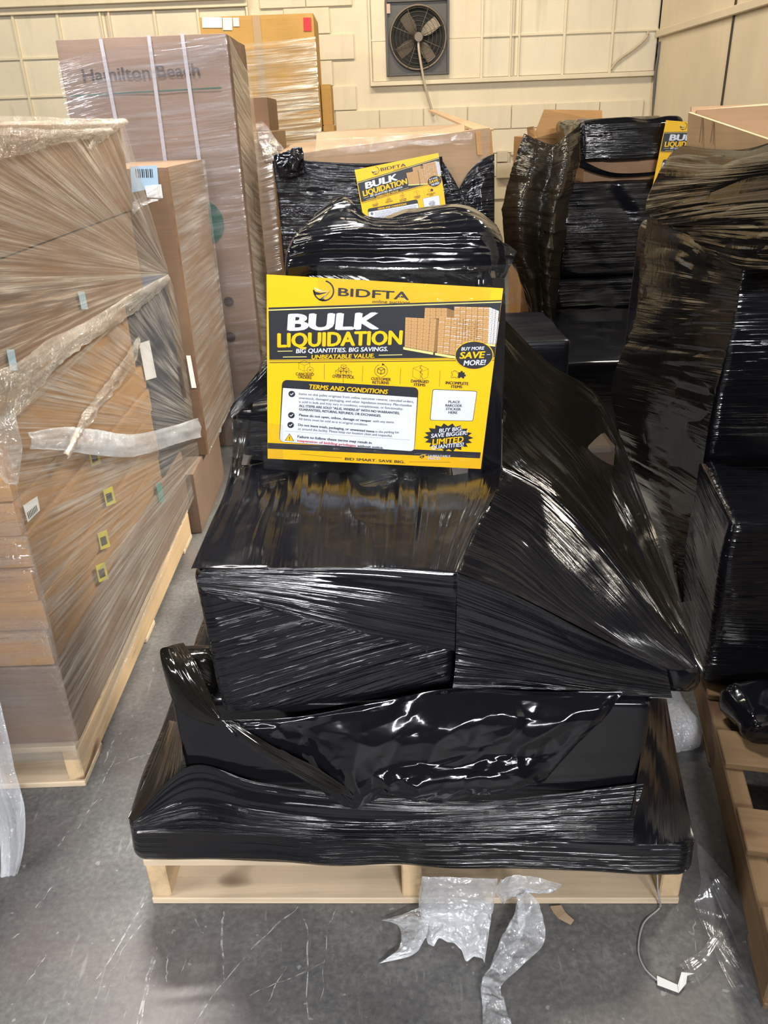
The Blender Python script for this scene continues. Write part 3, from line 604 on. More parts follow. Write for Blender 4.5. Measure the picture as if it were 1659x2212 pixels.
sheet('film_flank', [[P(396, 1388, 1.10), P(420, 1425, 1.05), P(450, 1490, 1.0), P(476, 1545, .975)], [P(366, 1396, 1.085), P(395, 1448, 1.03), P(435, 1515, .988), P(474, 1556, .968)], [P(346, 1405, 1.06), P(372, 1470, 1.025), P(415, 1530, .99), P(470, 1562, .968)], [P(352, 1445, 1.045), P(372, 1510, 1.025), P(405, 1548, 1.0), P(462, 1568, .972)]], M['bf_brown'], fl, nu=70, nv=60, amp=.005, fv=70, seed=117)

# ================================================================== SIGNS
SIGN_TEXT = [
["BIDFTA", [-81.3, 139.8], [42.6, 139.5], 14.31, "k", 0.6, 0],
["online auctions", [-21.2, 130.9], [44.9, 132.6], 5.51, "k", 0.15, 0],
["BULK", [-169.6, 74.3], [-6.5, 86.2], 31.1, "w", 1.7, 0.08],
["LIQUIDATION", [-187.0, 43.1], [37.9, 61.0], 26.7, "y", 1.5, 0.08],
["BIG QUANTITIES. BIG SAVINGS.", [-153.6, 34.0], [11.3, 47.2], 8.2, "w", 1, 0.18],
["UNBEATABLE VALUE.", [-125.4, 24.8], [-12.0, 33.6], 7.9, "y", 1, 0.18],
["BUY MORE", [143.2, 55.1], [185.1, 59.3], 6.43, "w", 1, 0.18],
["SAVE", [141.3, 40.3], [188.2, 44.4], 12.77, "y", 1.2, 0.18],
["MORE!", [150.0, 28.0], [190.9, 31.8], 9.95, "w", 1.1, 0.18],
["CANCELED", [-153.2, -6.9], [-120.5, -6.1], 5.7, "k", 0.7, 0],
["ORDERS", [-149.3, -12.0], [-124.7, -12.5], 5.6, "k", 0.7, 0],
["OVER STOCK", [-86.6, -7.5], [-46.6, -7.5], 5.7, "k", 0.7, 0],
["CUSTOMER", [-15.9, -8.1], [20.2, -8.0], 5.81, "k", 0.7, 0],
["RETURNS", [-13.2, -15.0], [17.3, -14.5], 5.81, "k", 0.7, 0],
["DAMAGED", [57.5, -8.6], [90.0, -8.2], 5.72, "k", 0.7, 0],
["ITEMS", [63.7, -15.2], [84.3, -14.9], 5.61, "k", 0.7, 0],
["INCOMPLETE", [121.3, -8.4], [163.2, -8.0], 5.82, "k", 0.7, 0],
["ITEMS", [132.1, -15.2], [152.3, -14.6], 5.62, "k", 0.7, 0],
["TERMS AND CONDITIONS", [-128.9, -31.0], [16.3, -33.2], 9.1, "y", 1.1, 0.18],
["Items on this pallet originate from online customer returns, canceled orders,", [-147.1, -43.6], [65.2, -47.5], 4.7, "k", 0.25, 0],
["overstock, damaged packaging, and other liquidation inventory. Merchandise", [-147.0, -51.3], [62.1, -55.2], 4.7, "k", 0.25, 0],
["is sold in bulk and may vary in condition, completeness, or functionality.", [-146.9, -58.8], [46.6, -62.5], 4.7, "k", 0.25, 0],
["ALL ITEMS ARE SOLD \"AS-IS, WHERE-IS\" WITH NO WARRANTIES,", [-146.8, -66.6], [40.6, -71.1], 4.8, "k", 0.8, 0],
["GUARANTEES, RETURNS, REFUNDS, OR EXCHANGES.", [-146.7, -73.4], [6.6, -78.2], 4.8, "k", 0.8, 0],
["Please do not open, unbox, damage or tamper", [-146.6, -84.6], [-10.9, -89.2], 4.8, "k", 0.8, 0],
["with any items.", [-8.2, -89.3], [32.3, -89.6], 4.81, "k", 0.25, 0],
["All items must be sold as-is in original condition.", [-147.2, -92.3], [-17.4, -97.0], 4.8, "k", 0.25, 0],
["Do not leave trash, packaging, or unwanted items", [-147.8, -104.0], [-4.5, -109.9], 4.9, "k", 0.8, 0],
["in the parking lot", [-2.2, -109.9], [41.8, -109.3], 4.91, "k", 0.25, 0],
["or around the facility. Please keep our location clean and respectful.", [-148.1, -112.1], [29.7, -117.1], 4.9, "k", 0.25, 0],
["Failure to follow these terms may result in", [-149.0, -127.9], [-8.5, -133.2], 5.3, "k", 0.8, 0],
["suspension of bidding privileges", [-149.6, -135.8], [-37.8, -140.5], 5.2, "r", 0.8, 0],
["without notice.", [-35.4, -140.7], [14.5, -141.9], 5.31, "k", 0.8, 0],
["PLACE", [129.8, -44.3], [151.0, -43.6], 5.02, "k", 0.3, 0],
["BARCODE", [125.0, -51.4], [155.6, -50.5], 5.02, "k", 0.3, 0],
["STICKER", [126.5, -58.2], [153.9, -57.6], 5.12, "k", 0.3, 0],
["HERE", [131.8, -64.8], [148.4, -64.4], 5.12, "k", 0.3, 0],
["BUY BIG.", [117.3, -103.4], [161.3, -96.3], 7.94, "w", 1, 0.18],
["SAVE BIGGER!", [103.1, -114.9], [172.6, -104.3], 8.43, "w", 1, 0.18],
["LIMITED", [106.6, -129.0], [166.3, -119.7], 12.25, "y", 1.1, 0.18],
["QUANTITIES!", [105.9, -138.1], [167.7, -128.4], 8.54, "w", 1, 0.18],
["UNBEATABLE", [100.8, -154.0], [143.7, -152.3], 4.32, "w", 0.8, 0],
["PRICES", [100.6, -159.4], [125.0, -158.3], 4.41, "w", 0.8, 0],
["BID SMART. SAVE BIG.", [-57.6, -168.9], [57.5, -169.5], 5.7, "k", 0.6, 0]]
SIGN_GEO = {"top": [[-202.2, 169.2], [208.2, 166.8], [208.9, 148.1], [-202.5, 112.0]], "gold1": [[-202.5, 108.4], [209.3, 145.5], [209.5, 143.9], [-202.5, 106.6]], "band": [[-202.5, 112.0], [208.9, 148.1], [209.6, 43.3], [-201.3, 16.3]], "gold2": [[-201.3, 14.6], [209.9, 41.6], [210.0, 40.3], [-201.3, 13.2]], "l1": [[-186.6, 35.1], [-160.0, 37.0]], "l2": [[-177.0, 25.1], [-134.3, 27.9]], "l3": [[-4.5, 38.0], [37.8, 41.3]], "l4": [[190.4, 50.2], [196.7, 50.9]], "ell": [[167.6, 47.5]], "logo": [[-106.7, 146.4]], "v0": [[-101.9, 16.7], [-101.5, -12.5]], "v1": [[-32.0, 17.3], [-32.1, -13.5]], "v2": [[37.0, 16.1], [37.4, -14.2]], "v3": [[109.0, 16.0], [110.0, -14.2]], "v4": [[-66.9, -9.8], [-66.5, -19.7]], "terms": [[-177.3, -18.1], [71.4, -19.3], [73.4, -144.7], [-182.6, -138.4]], "thead": [[-176.6, -32.6], [71.0, -37.6]], "bar": [[99.3, -20.8], [180.2, -20.1], [178.8, -77.4], [99.3, -79.7]], "chk": [[-160.4, -43.2], [-160.8, -84.5], [-162.1, -103.8]], "warn": [[-164.0, -130.3]], "burst": [[136.5, -113.4]], "tag": [[89.2, -154.7]], "low": [[-207.2, -142.1], [201.6, -140.0], [201.2, -152.5], [-208.0, -154.0]], "b1": [[-144.1, -161.9], [-64.1, -165.7]], "b2": [[64.6, -167.0], [145.1, -163.6]], "fold": [[-172.6, -116.3], [64.2, -122.0]], "icons": [[-136.4, 9.8], [-66.9, 8.5], [1.4, 9.4], [73.3, 9.6], [142.0, 9.0]], "s1": [[38.7, 108.6], [93.5, 108.9], [93.9, 48.5], [41.1, 54.8]], "s1s": [[93.5, 108.9], [98.0, 108.5], [100.1, 51.0], [93.9, 48.5]], "s2": [[98.2, 113.7], [174.2, 110.7], [177.8, 42.3], [99.6, 48.1]], "s3": [[71.8, 126.9], [110.4, 128.6], [112.1, 110.6], [72.3, 108.4]], "s3s": [[110.4, 128.6], [123.9, 125.0], [125.3, 111.4], [112.1, 110.6]], "s4": [[123.2, 132.2], [185.3, 134.4], [190.4, 68.1], [127.5, 75.2]], "s4s": [[185.3, 134.4], [202.7, 128.8], [203.8, 68.9], [190.4, 68.1]], "s5": [[204.2, 111.0], [210.3, 109.2], [210.5, 72.1], [204.8, 71.8]], "p1": [[38.2, 56.1], [93.9, 49.2], [93.6, 44.2], [38.6, 51.1]], "p2": [[96.1, 48.6], [138.4, 43.8], [138.9, 38.7], [96.5, 43.9]], "p3": [[176.6, 70.9], [203.7, 69.6], [204.2, 65.3], [177.1, 66.7]]}

def text_mesh(s, bold, shear):
    cu = bpy.data.curves.new('t', 'FONT'); cu.body = s; cu.size = 1.0; cu.shear = shear; cu.resolution_u = 3
    ob = bpy.data.objects.new('t', cu); COL.objects.link(ob)
    dg = bpy.context.evaluated_depsgraph_get(); me = bpy.data.meshes.new_from_object(ob.evaluated_get(dg))
    n = len(me.vertices); v = np.empty(n * 3); me.vertices.foreach_get('co', v); v = v.reshape(-1, 3)[:, :2]
    f = [tuple(p.vertices) for p in me.polygons]
    bpy.data.objects.remove(ob, do_unlink=True); bpy.data.curves.remove(cu); bpy.data.meshes.remove(me)
    if bold < .3: return v, f, np.zeros(n)
    k = .030 * bold; V = []; F = []              # heavier strokes: the outline struck again slightly offset
    for i, (dx, dy) in enumerate(((-k, 0), (k, 0), (0, k * .55), (0, -k * .55), (-k * .6, k * .4), (k * .6, -k * .4))):
        V.append(v + (dx, dy)); F += [tuple(a + i * n for a in q) for q in f]
    return np.concatenate(V), F, np.repeat(np.arange(6) * .00006, n)
class Print:
    def __init__(s): s.v = []; s.f = []
    def add(s, pts, faces, z):
        o = len(s.v); zz = np.broadcast_to(z, len(pts)); s.v += [(float(p_[0]), float(p_[1]), float(q_)) for p_, q_ in zip(pts, zz)]; s.f += [tuple(i + o for i in f) for f in faces]
    def poly(s, pts, z): s.add(pts, [tuple(range(len(pts)))], z)
    def line(s, a, b, w, z):
        a = np.array(a, float); b = np.array(b, float); d = (b - a) / (np.linalg.norm(b - a) + 1e-9); n = np.array([-d[1], d[0]]) * w / 2
        s.poly([a - n, b - n, b + n, a + n], z)
    def pline(s, pts, w, z, close=False):
        pts = list(pts) + ([pts[0]] if close else [])
        for a, b in zip(pts[:-1], pts[1:]): s.line(a, b, w, z)
    def ring(s, c, rx, ry, w, z, a0=0, a1=360, n=40):
        t = np.radians(np.linspace(a0, a1, n)); o = [(c[0] + rx * math.cos(a), c[1] + ry * math.sin(a)) for a in t]; i = [(c[0] + (rx - w) * math.cos(a), c[1] + (ry - w) * math.sin(a)) for a in t]
        s.add(o + i, [(k, k + 1, n + k + 1, n + k) for k in range(n - 1)], z)
    def build(s, name, mat, parent):
        o = put(name, np.array(s.v) * (.001, .001, 1), s.f, mat, parent, False); o['kind'] = 'stuff'; return o
def rrect(c4, r, which=(1, 1, 1, 1), n=6):
    out = []; c4 = [np.array(c, float) for c in c4]
    for i in range(4):
        p, a, b = c4[i], c4[i - 1], c4[(i + 1) % 4]
        if not which[i]: out.append(p); continue
        da = (a - p) / np.linalg.norm(a - p); db = (b - p) / np.linalg.norm(b - p)
        p0, p1 = p + da * r, p + db * r
        for t in np.linspace(0, 1, n): out.append(p0 * (1 - t) ** 2 + p * 2 * t * (1 - t) + p1 * t * t)
    return out
def build_sign():
    G = SIGN_GEO; e = empty('liquidation_sign', (0, 0, 0), 'x', 'sign')
    W2, H2 = 205.5, 168.0
    sheet_o = box('sheet', (-W2 / 1000, -.1745, -.0012), (W2 / 1000, H2 / 1000, 0), M['sy'], e)
    cl = lambda pts: [(min(max(x, -W2 + .3), W2 - .3), min(max(y, -H2 + .3), H2 - .3)) for x, y in pts]
    K, Wt, Y, R, B1, B2, GL = Print(), Print(), Print(), Print(), Print(), Print(), Print()
    Z = [.0003 * (i + 1) for i in range(6)]
    K.poly(cl(G['band']), Z[0]); K.poly(cl(G['low']), Z[0])
    GL.poly(cl(G['gold1']), Z[1]); Y.poly(cl([(x, y + 4) for x, y in G['gold2']]), Z[1]); K.poly(cl([(x, y - .5) for x, y in G['gold2']]), Z[1])
    for k in ('l1', 'l2', 'l3'): GL.line(*G[k], 1.1, Z[1])
    # cartons on pallets picture
    G = dict(G, s4s=cl(G['s4s']), s5=cl(G['s5'])); B1.poly(G['s3'], Z[1]); B2.poly(G['s3s'], Z[1]); B1.poly(G['s4'], Z[2]); Wt.poly(G['s4s'], Z[2]); Wt.poly(G['s5'], Z[1])
    B1.poly(G['s1'], Z[3]); B2.poly(G['s1s'], Z[3]); B1.poly(G['s2'], Z[3])
    for k in ('p1', 'p2', 'p3'): GL.poly(G[k], Z[3]); K.pline(G[k], .5, Z[4], True)
    for k, nx, ny, z in (('s3', 4, 3, Z[2]), ('s4', 6, 9, Z[3]), ('s1', 5, 9, Z[4]), ('s2', 7, 9, Z[4]), ('s4s', 3, 9, Z[3])):
        q = [np.array(p) for p in G[k]]
        L_ = lambda u, v: (q[0] * (1 - u) + q[1] * u) * (1 - v) + (q[3] * (1 - u) + q[2] * u) * v
        for i in range(1, nx): B2.line(L_(i / nx, 0), L_(i / nx, 1), .55 if i % 2 else .9, z)
        for j in range(1, ny): B2.line(L_(0, j / ny), L_(1, j / ny), .35, z)
        rr = random.Random(len(k) + nx)
        for j in range(ny):
            for i in range(nx):
                c = L_((i + .5) / nx, (j + .5) / ny); B2.line(c - (.9, 0), c + (.9, 0), .9, z)
                if k in ('s2', 's4') and rr.random() < .42: Wt.line(L_((i + .1) / nx, (j + .35) / ny), L_((i + .9) / nx, (j + .25) / ny), .7, z + .0001)
    # oval and burst
    c = G['ell'][0]; t = np.linspace(0, 2 * math.pi, 48, endpoint=False)
    Y.poly([(c[0] + 35.2 * math.cos(a), c[1] + 26.5 * math.sin(a)) for a in t], Z[4])
    K.poly([(c[0] + 33.6 * math.cos(a), c[1] + 25 * math.sin(a)) for a in t], Z[5]); Wt.line(*G['l4'], .8, .0021)
    c = G['burst'][0]; pts = []
    for i in range(36):
        a = math.radians(i * 10 + 4); k = 1.0 if i % 2 == 0 else .80; pts.append((c[0] + 48 * k * math.cos(a), c[1] + 29 * k * math.sin(a)))
    K.add([c] + pts, [(0, i + 1, (i + 1) % 36 + 1) for i in range(36)], Z[0])
    # terms panel and bar code box
    T = [np.array(p) for p in G['terms']]; K.poly(rrect([T[0] + (-1, 1), T[1] + (1, 1), T[2] + (1, -1), T[3] + (-1, -1)], 11), Z[0])
    h0, h1 = G['thead']; Wt.poly(rrect([h0, h1, T[2], T[3]], 9, (0, 0, 1, 1)), Z[1])
    q = [np.array(p) for p in G['bar']]; K.poly(rrect([q[0] + (-1, 1), q[1] + (1, 1), q[2] + (1, -1), q[3] + (-1, -1)], 4), Z[0]); Wt.poly(rrect(q, 3.5), Z[1])
    K.line(*G['fold'], .35, Z[2])
    for c in G['chk']:
        K.poly([(c[0] + 6.1 * math.cos(a), c[1] + 6.1 * math.sin(a)) for a in t], Z[2]); Wt.pline([(c[0] - 2.8, c[1] + .2), (c[0] - .8, c[1] - 2), (c[0] + 3, c[1] + 2.4)], 1.4, Z[3])
    c = G['warn'][0]; K.poly([(c[0] - 9, c[1] - 5.6), (c[0] + 9, c[1] - 5.6), (c[0], c[1] + 9.5)], Z[2]); Y.poly([(c[0] - 7.5, c[1] - 4.8), (c[0] + 7.5, c[1] - 4.8), (c[0], c[1] + 7.8)], Z[3]); K.line((c[0], c[1] + 3.4), (c[0], c[1] - 1.4), 1.5, Z[4]); K.line((c[0], c[1] - 2.3), (c[0], c[1] - 3.8), 1.5, Z[4])
    for i in range(5): K.line(*G['v%d' % i], .6, Z[0])
    K.line(*G['b1'], .6, Z[0]); K.line(*G['b2'], .6, Z[0])
    # round emblem
    c = np.array(G['logo'][0]); K.ring(c, 18.5, 18.2, 2.6, Z[0], 178, 440)
    K.poly([c + (-18.3, 1), c + (-14, -2.5), c + (-6, -4), c + (6, -2), c + (13, 1.5), c + (2, -4.5), c + (-7, -7.5), c + (-15, -8)], Z[0])
    K.poly([c + (13, 2), c + (4, -7), c + (-9, -16.5), c + (-2, -18.3), c + (6, -17), c + (0, -14), c + (6, -7)], Z[0])
    Wt.poly([c + (-17, 5), c + (-11, -.6), c + (0, -2), c + (10, 0), c + (-2, -1), c + (-10, 2.5)], Z[1]); Wt.poly([c + (7, -4), c + (-3, -15), c + (2, -11)], Z[1])
    # five pictograms
    ic = [np.array(p) for p in G['icons']]
    def cube(c, s, w=.55, z=Z[0]):
        a = [c + np.array(p) * s for p in ((0, 1), (-1, .55), (0, .1), (1, .55), (-1, -.55), (0, -1), (1, -.55))]
        for i, j in ((0, 1), (1, 2), (2, 3), (3, 0), (1, 4), (4, 5), (5, 6), (6, 3), (2, 5)): K.line(a[i], a[j], w, z)
    cube(ic[0] + (-2, 1), 10); K.poly([(ic[0][0] + 9 + 6 * math.cos(a), ic[0][1] - 6 + 6 * math.sin(a)) for a in t], Z[1]); Y.poly([(ic[0][0] + 9 + 5.4 * math.cos(a), ic[0][1] - 6 + 5.4 * math.sin(a)) for a in t], Z[2]); o = ic[0] + (9, -6); K.line(o - (2.4, 2.4), o + (2.4, 2.4), .8, Z[3]); K.line(o + (-2.4, 2.4), o + (2.4, -2.4), .8, Z[3])
    for d in ((0, 5), (-5, -1), (5, -1), (-10, -6), (0, -6), (10, -6)): cube(ic[1] + d, 4.6, .6)
    K.line(ic[1] + (-15, -11), ic[1] + (15, -11), .8, Z[0])
    K.ring(ic[2], 12, 12, .8, Z[0], 110, 260); K.ring(ic[2], 12, 12, .8, Z[0], -80, 85); K.poly([ic[2] + (1, 14.5), ic[2] + (6, 12), ic[2] + (1, 9.5)], Z[0]); cube(ic[2], 6.5, 1.2)
    cube(ic[3], 14); K.pline([ic[3] + p for p in ((1, 14), (-2, 9), (3, 6), (-1, 1), (4, -2), (2, -7), (5, -11))], .9, Z[0])
    def jig(c, fill):
        p = [(-6, -6), (-2, -6), (-2, -4), (2, -4), (2, -6), (6, -6), (6, -2), (8.5, -2), (8.5, 2), (6, 2), (6, 6), (2, 6), (2, 8.5), (-2, 8.5), (-2, 6), (-6, 6), (-6, 2), (-4, 2), (-4, -2), (-6, -2)]
        p = [c + np.array(q_) * .95 for q_ in p]
        (K.add(p, [(0, 1, 14, 15), (1, 2, 3, 4, 11, 14), (4, 5, 10, 11), (11, 12, 13, 14), (6, 7, 8, 9)], Z[0]) if fill else K.pline(p, .7, Z[0], True))
    jig(ic[4] + (-6, 0), False); jig(ic[4] + (6.5, 0), True)
    c = np.array(G['tag'][0]); Y.poly([c + p for p in ((-7, -1), (0, 4.5), (7, 5), (6, -1), (0, -5.5))], Z[1]); K.poly([c + p for p in ((-5, -1), (0, 2.8), (5, 3.4), (4.5, -.6), (0, -4))], Z[2]); Y.ring(c + (0, -.6), 1.6, 1.6, .9, Z[3])
    # lettering
    dest = {'k': K, 'w': Wt, 'y': Y, 'r': R}
    for s, a, b, cap, col, bold, shear in SIGN_TEXT:
        v, f, zo = text_mesh(s, bold, shear)
        big = {'BIDFTA': .0}
        a = np.array(a); b = np.array(b); L_ = np.linalg.norm(b - a); d = (b - a) / L_; n = np.array([-d[1], d[0]])
        x0, x1 = v[:, 0].min(), v[:, 0].max(); capu = .729
        sx = L_ / (x1 - x0); sy = cap / (capu + .02 * bold)
        dest[col].add(a + np.outer((v[:, 0] - x0) * sx, d) + np.outer(v[:, 1] * sy, n), f, .0022 + zo)
    K.build('black_print', M['sk'], e); Wt.build('white_print', M['sw'], e); Y.build('yellow_print', M['sy'], e); R.build('red_print', M['sr'], e)
    B1.build('carton_picture', M['sb'], e); B2.build('carton_picture_lines', M['sb2'], e); GL.build('pale_gold_print', M['sgl'], e)
    return e
sign1 = build_sign()
def place_sign(e, c, ang, tilt=0.0, yaw=0.0, scale=1.0):
    m = Matrix.Translation(Vector(c)) @ Matrix.Rotation(math.radians(yaw), 4, 'Z') @ Matrix.Rotation(math.radians(90 + tilt), 4, 'X') @ Matrix.Rotation(math.radians(ang), 4, 'Z') @ Matrix.Scale(scale, 4)
    e.matrix_world = m
def copy_tree(o, label):
    c = o.copy(); COL.objects.link(c); c['label'] = label
    for ch in list(o.children):
        k = ch.copy(); COL.objects.link(k); k.parent = c; k.matrix_parent_inverse = Matrix.Identity(4)
    return c
sign1['label'] = 'large yellow and black bulk liquidation sign taped to the front load'
sign2 = copy_tree(sign1, 'tilted bulk liquidation sign on the half-wrapped carton behind')
sign3 = copy_tree(sign1, 'bulk liquidation sign half hidden at the upper right')
for s_ in (sign1, sign2, sign3): s_['group'] = 'bulk liquidation signs'
place_sign(sign1, (.0023, 1.378, .942), -5.4, scale=.9845)
place_sign(sign2, P(869, 428, 3.70), 8.5, tilt=0, scale=.89)
place_sign(sign3, P(1505, 342, 4.335), -6, yaw=0, scale=.95)
# clear tape over the big sign
tp = empty('tape_strip', P(890, 620, 1.37), 'clear packing tape across the top edge of the large sign', 'tape', 'tape holding the large sign')
sheet('strip', [[P(684, 573, 1.371), P(900, 578, 1.368), P(1114, 570, 1.385)], [P(690, 660, 1.371), P(900, 663, 1.368), P(1130, 656, 1.385)]], M['tape'], tp, nu=90, nv=30, amp=.001, crum=.002, cf=25, seed=131)
tp = empty('tape_strip', P(540, 950, 1.37), 'clear packing tape at the left edge of the large sign', 'tape', 'tape holding the large sign')
sheet('strip', [[P(484, 904, 1.395), P(540, 908, 1.385), P(612, 918, 1.371)], [P(490, 986, 1.395), P(540, 992, 1.385), P(612, 1000, 1.371)]], M['tape'], tp, nu=60, nv=30, amp=.001, crum=.002, cf=25, seed=133)
tp = empty('tape_strip', P(800, 1000, 1.37), 'clear packing tape along the bottom edge of the large sign', 'tape', 'tape holding the large sign')
sheet('strip', [[P(566, 955, 1.371), P(800, 972, 1.369), P(1044, 985, 1.371)], [P(570, 1012, 1.376), P(800, 1030, 1.376), P(1040, 1040, 1.378)]], M['tape'], tp, nu=90, nv=24, amp=.001, crum=.002, cf=25, seed=135)

# ================================================================== LEFT LOAD (cartons under clear film)
pallet('wooden pallet under the clear-wrapped cartons on the left', -1.728, 1.36, 1.016, 1.22, 0, (M['wood'], M['woodx']))
def carton(label, lo, hi, mat, yaw=0.0, tape='y', n=10, r=.005, name='carton', group=None, lump=.0005, cat='carton'):
    e = empty(name, ((lo[0] + hi[0]) / 2, (lo[1] + hi[1]) / 2, lo[2]), label, cat, group)
    wrapped('body', corners(lo, hi, yaw), mat, e, r=r, n=n, amp=0, lump=lump, seed=int(abs(lo[2]) * 1000) % 40)
    if tape == 'front':
        xm = (lo[0] + hi[0]) / 2
        box('tape', (xm - .025, lo[1] - .0012, hi[2] - min(.08, (hi[2] - lo[2]) * .5)), (xm + .025, lo[1] + .002, hi[2] - .004), M['tapek'], e)
        box('tape', (xm - .025, lo[1] + .004, hi[2]), (xm + .025, hi[1] - .004, hi[2] + .0012), M['tapek'], e)
    return e
XF = -.706
G_L = 'cartons in the clear-wrapped stack'
lc = []
lc.append(carton('long greyish carton lying on the left pallet, lowest of its stack', (-1.70, 1.372, .1225), (XF, 2.60, .335), M['k_grey'], group=G_L, n=24))
carton('low greyish carton on the floor just behind the left pallet', (-1.30, 2.61, 0), (-.68, 3.12, .24), M['k_grey'], n=12)
zs = [.337, .424, .498, .573, .647, .722]
nm = ['flat kraft carton directly on the long lowest carton at left', 'flat kraft carton, second above the long lowest one at left', 'flat kraft carton, third above the long lowest one at left', 'flat kraft carton, fourth above the long lowest one at left', 'flat kraft carton with white bar code label near its front corner']
for i in range(5):
    dx = (-.006, .0, -.004, .002, -.003)[i]
    lc.append(carton(nm[i], (-1.69, 1.37 + (.0, .006, .0, .008, .002)[i], zs[i] + .001), (XF + dx, 2.34, zs[i + 1] - .001), M['k_orange'], group=G_L, n=18))
lc.append(carton('brown carton above the flat kraft cartons in the left stack', (-1.69, 1.37, .7235), (XF, 2.26, .915), M['k_orange'], group=G_L, n=16))
lc.append(carton('brown carton second from the top of the left stack', (-1.70, 1.38, .917), (XF - .002, 2.47, 1.142), M['k_brown'], group=G_L, n=16))
lc.append(carton('wide brown carton on top of the left stack', (-1.70, 1.38, 1.144), (XF, 2.50, 1.372), M['k_brown'], group=G_L, n=16))
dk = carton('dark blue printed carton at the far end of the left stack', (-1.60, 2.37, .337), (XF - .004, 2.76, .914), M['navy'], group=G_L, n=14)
def sticker(name, x0, y0, x1, y1, mat, parent, X=XF + .0035, skew=0.0):
    """flat label on a carton side facing +x, corners found on that side"""
    return quad(name, [PX(x0, y0, X), PX(x1, y0 + skew, X), PX(x1 + 8, y1 + skew, X), PX(x0 + 8, y1, X)], mat, parent, .0006)
for (x, y, c) in ((190, 972, 5), (222, 1058, 4), (210, 1152, 2), (206, 1222, 1)):
    s = sticker('yellow_sticker', x, y, x + 20, y + 36, M['yel_s'], lc[c], skew=-8)
    q = [PX(x + 6, y + 10, XF + .0044), PX(x + 18, y + 5, XF + .0044), PX(x + 22, y + 22, XF + .0044), PX(x + 10, y + 28, XF + .0044)]
    quad('print', q, M['ink'], s, .0003)
s = quad('shipping_label', [PX(50, 1092, XF + .0035), PX(80, 1072, XF + .0035), PX(86, 1102, XF + .0035), PX(60, 1128, XF + .0035)], M['white'], lc[5], .0006)
for k in range(7):
    t0 = .12 + k * .11
    a = np.array([PX(50, 1092, XF + .0043), PX(80, 1072, XF + .0043), PX(86, 1102, XF + .0043), PX(60, 1128, XF + .0043)])
    f_ = lambda u, v: (a[0] * (1 - u) + a[1] * u) * (1 - v) + (a[3] * (1 - u) + a[2] * u) * v
    quad('bar', [f_(t0, .50), f_(t0 + .05, .50), f_(t0 + .05, .9), f_(t0, .9)], M['ink'], s, .0002)
sticker('teal_sticker', 336, 1042, 348, 1085, M['teal'], lc[3])
sticker('blue_tape', 168, 630, 182, 668, M['paleblue'], lc[7])
sticker('blue_tape', 14, 755, 30, 800, M['paleblue'], lc[6])
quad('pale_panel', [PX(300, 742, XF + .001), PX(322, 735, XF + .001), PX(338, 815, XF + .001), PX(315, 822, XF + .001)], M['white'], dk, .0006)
wp = empty('clear_wrap', (-.70, 1.9, .13), 'clear stretch film wound around the left carton stack', 'film wrap')
XW = -.693
def strip(name, pts, widths, mat, parent, nrm=(1, 0, 0), nu=90, nv=14, amp=.003, crum=.004, cf=18, seed=0, fv=90):
    p = np.asarray(pts, float); t = np.gradient(p, axis=0); n = np.cross(t, np.array(nrm, float)); n /= np.linalg.norm(n, axis=1, keepdims=True)
    wd = np.asarray(widths)[:, None] / 2
    return sheet(name, [list(p - n * wd), list(p + np.asarray(nrm) * .004), list(p + n * wd)], mat, parent, nu=nu, nv=nv, amp=amp, crum=crum, cf=cf, seed=seed, fv=fv, fade=0)
c1 = (366, 592)
def fanrows(c, ends, X):
    return [[PX(c[0] + (e[0] - c[0]) * k, c[1] + (e[1] - c[1]) * k, X - (.010 if k < .02 else 0)) for k in (0.0, .33, .66, 1.0)] for e in ends]
sheet('film_panel', fanrows(c1, [(268, 266), (130, 268), (-20, 280), (-30, 420), (-30, 520), (-30, 640)], XW), M['cf'], wp, nu=130, nv=150, amp=.004, fu=1.5, fv=50, seed=151, fade=.01)
sheet('film_panel', fanrows(c1, [(-30, 600), (-30, 740), (-30, 860), (-20, 960)], XW + .006), M['cf'], wp, nu=130, nv=110, amp=.005, fu=1.5, fv=60, seed=153, fade=.01)
c2 = (478, 930)
sheet('film_panel', [[PX(c2[0] + (e[0] - c2[0]) * k, c2[1] + (e[1] - c2[1]) * k, XW + .002) for k in (0.0, .33, .66, 1.0)] for e in [(368, 600), (250, 700), (120, 800), (0, 900), (25, 1010), (60, 1180), (110, 1385), (150, 1560), (176, 1668)]], M['cf'], wp, nu=150, nv=190, amp=.003, fu=1.0, fv=55, seed=155, fade=.01)
sheet('film_panel', [[P(-120, y, 1.356), P(-20, y - 6, 1.353), P(x - 30, y - 12, 1.354), P(x, y - 14, 1.358)] for x, y in ((36, 1050), (62, 1180), (95, 1290), (118, 1400), (150, 1540), (174, 1655))], M['cf_front'], wp, nu=90, nv=110, amp=.003, fu=2, fv=30, crum=.002, seed=157, fade=.01)
sheet('film_top', [[(-1.7, 1.40, 1.378), (-1.2, 1.40, 1.377), (-.70, 1.40, 1.376)], [(-1.7, 2.0, 1.378), (-1.2, 2.0, 1.380), (-.69, 2.0, 1.379)], [(-1.7, 2.5, 1.378), (-1.2, 2.5, 1.379), (-.69, 2.53, 1.380)]], M['cf'], wp, nu=60, nv=60, amp=.003, crum=.003, seed=159)
strip('film_rope', [PX(-20, 270, XW + .01), PX(70, 272, XW + .01), PX(160, 270, XW + .01), PX(235, 267, XW + .01), PX(272, 263, XW + .01)], (.030, .034, .028, .022, .012), M['cf_rope'], wp, seed=161)
strip('film_rope', [PX(268, 264, XW + .012), PX(232, 283, XW + .012), PX(205, 305, XW + .012), PX(190, 325, XW + .012)], (.010, .022, .018, .008), M['cf_rope'], wp, nu=40, seed=163)
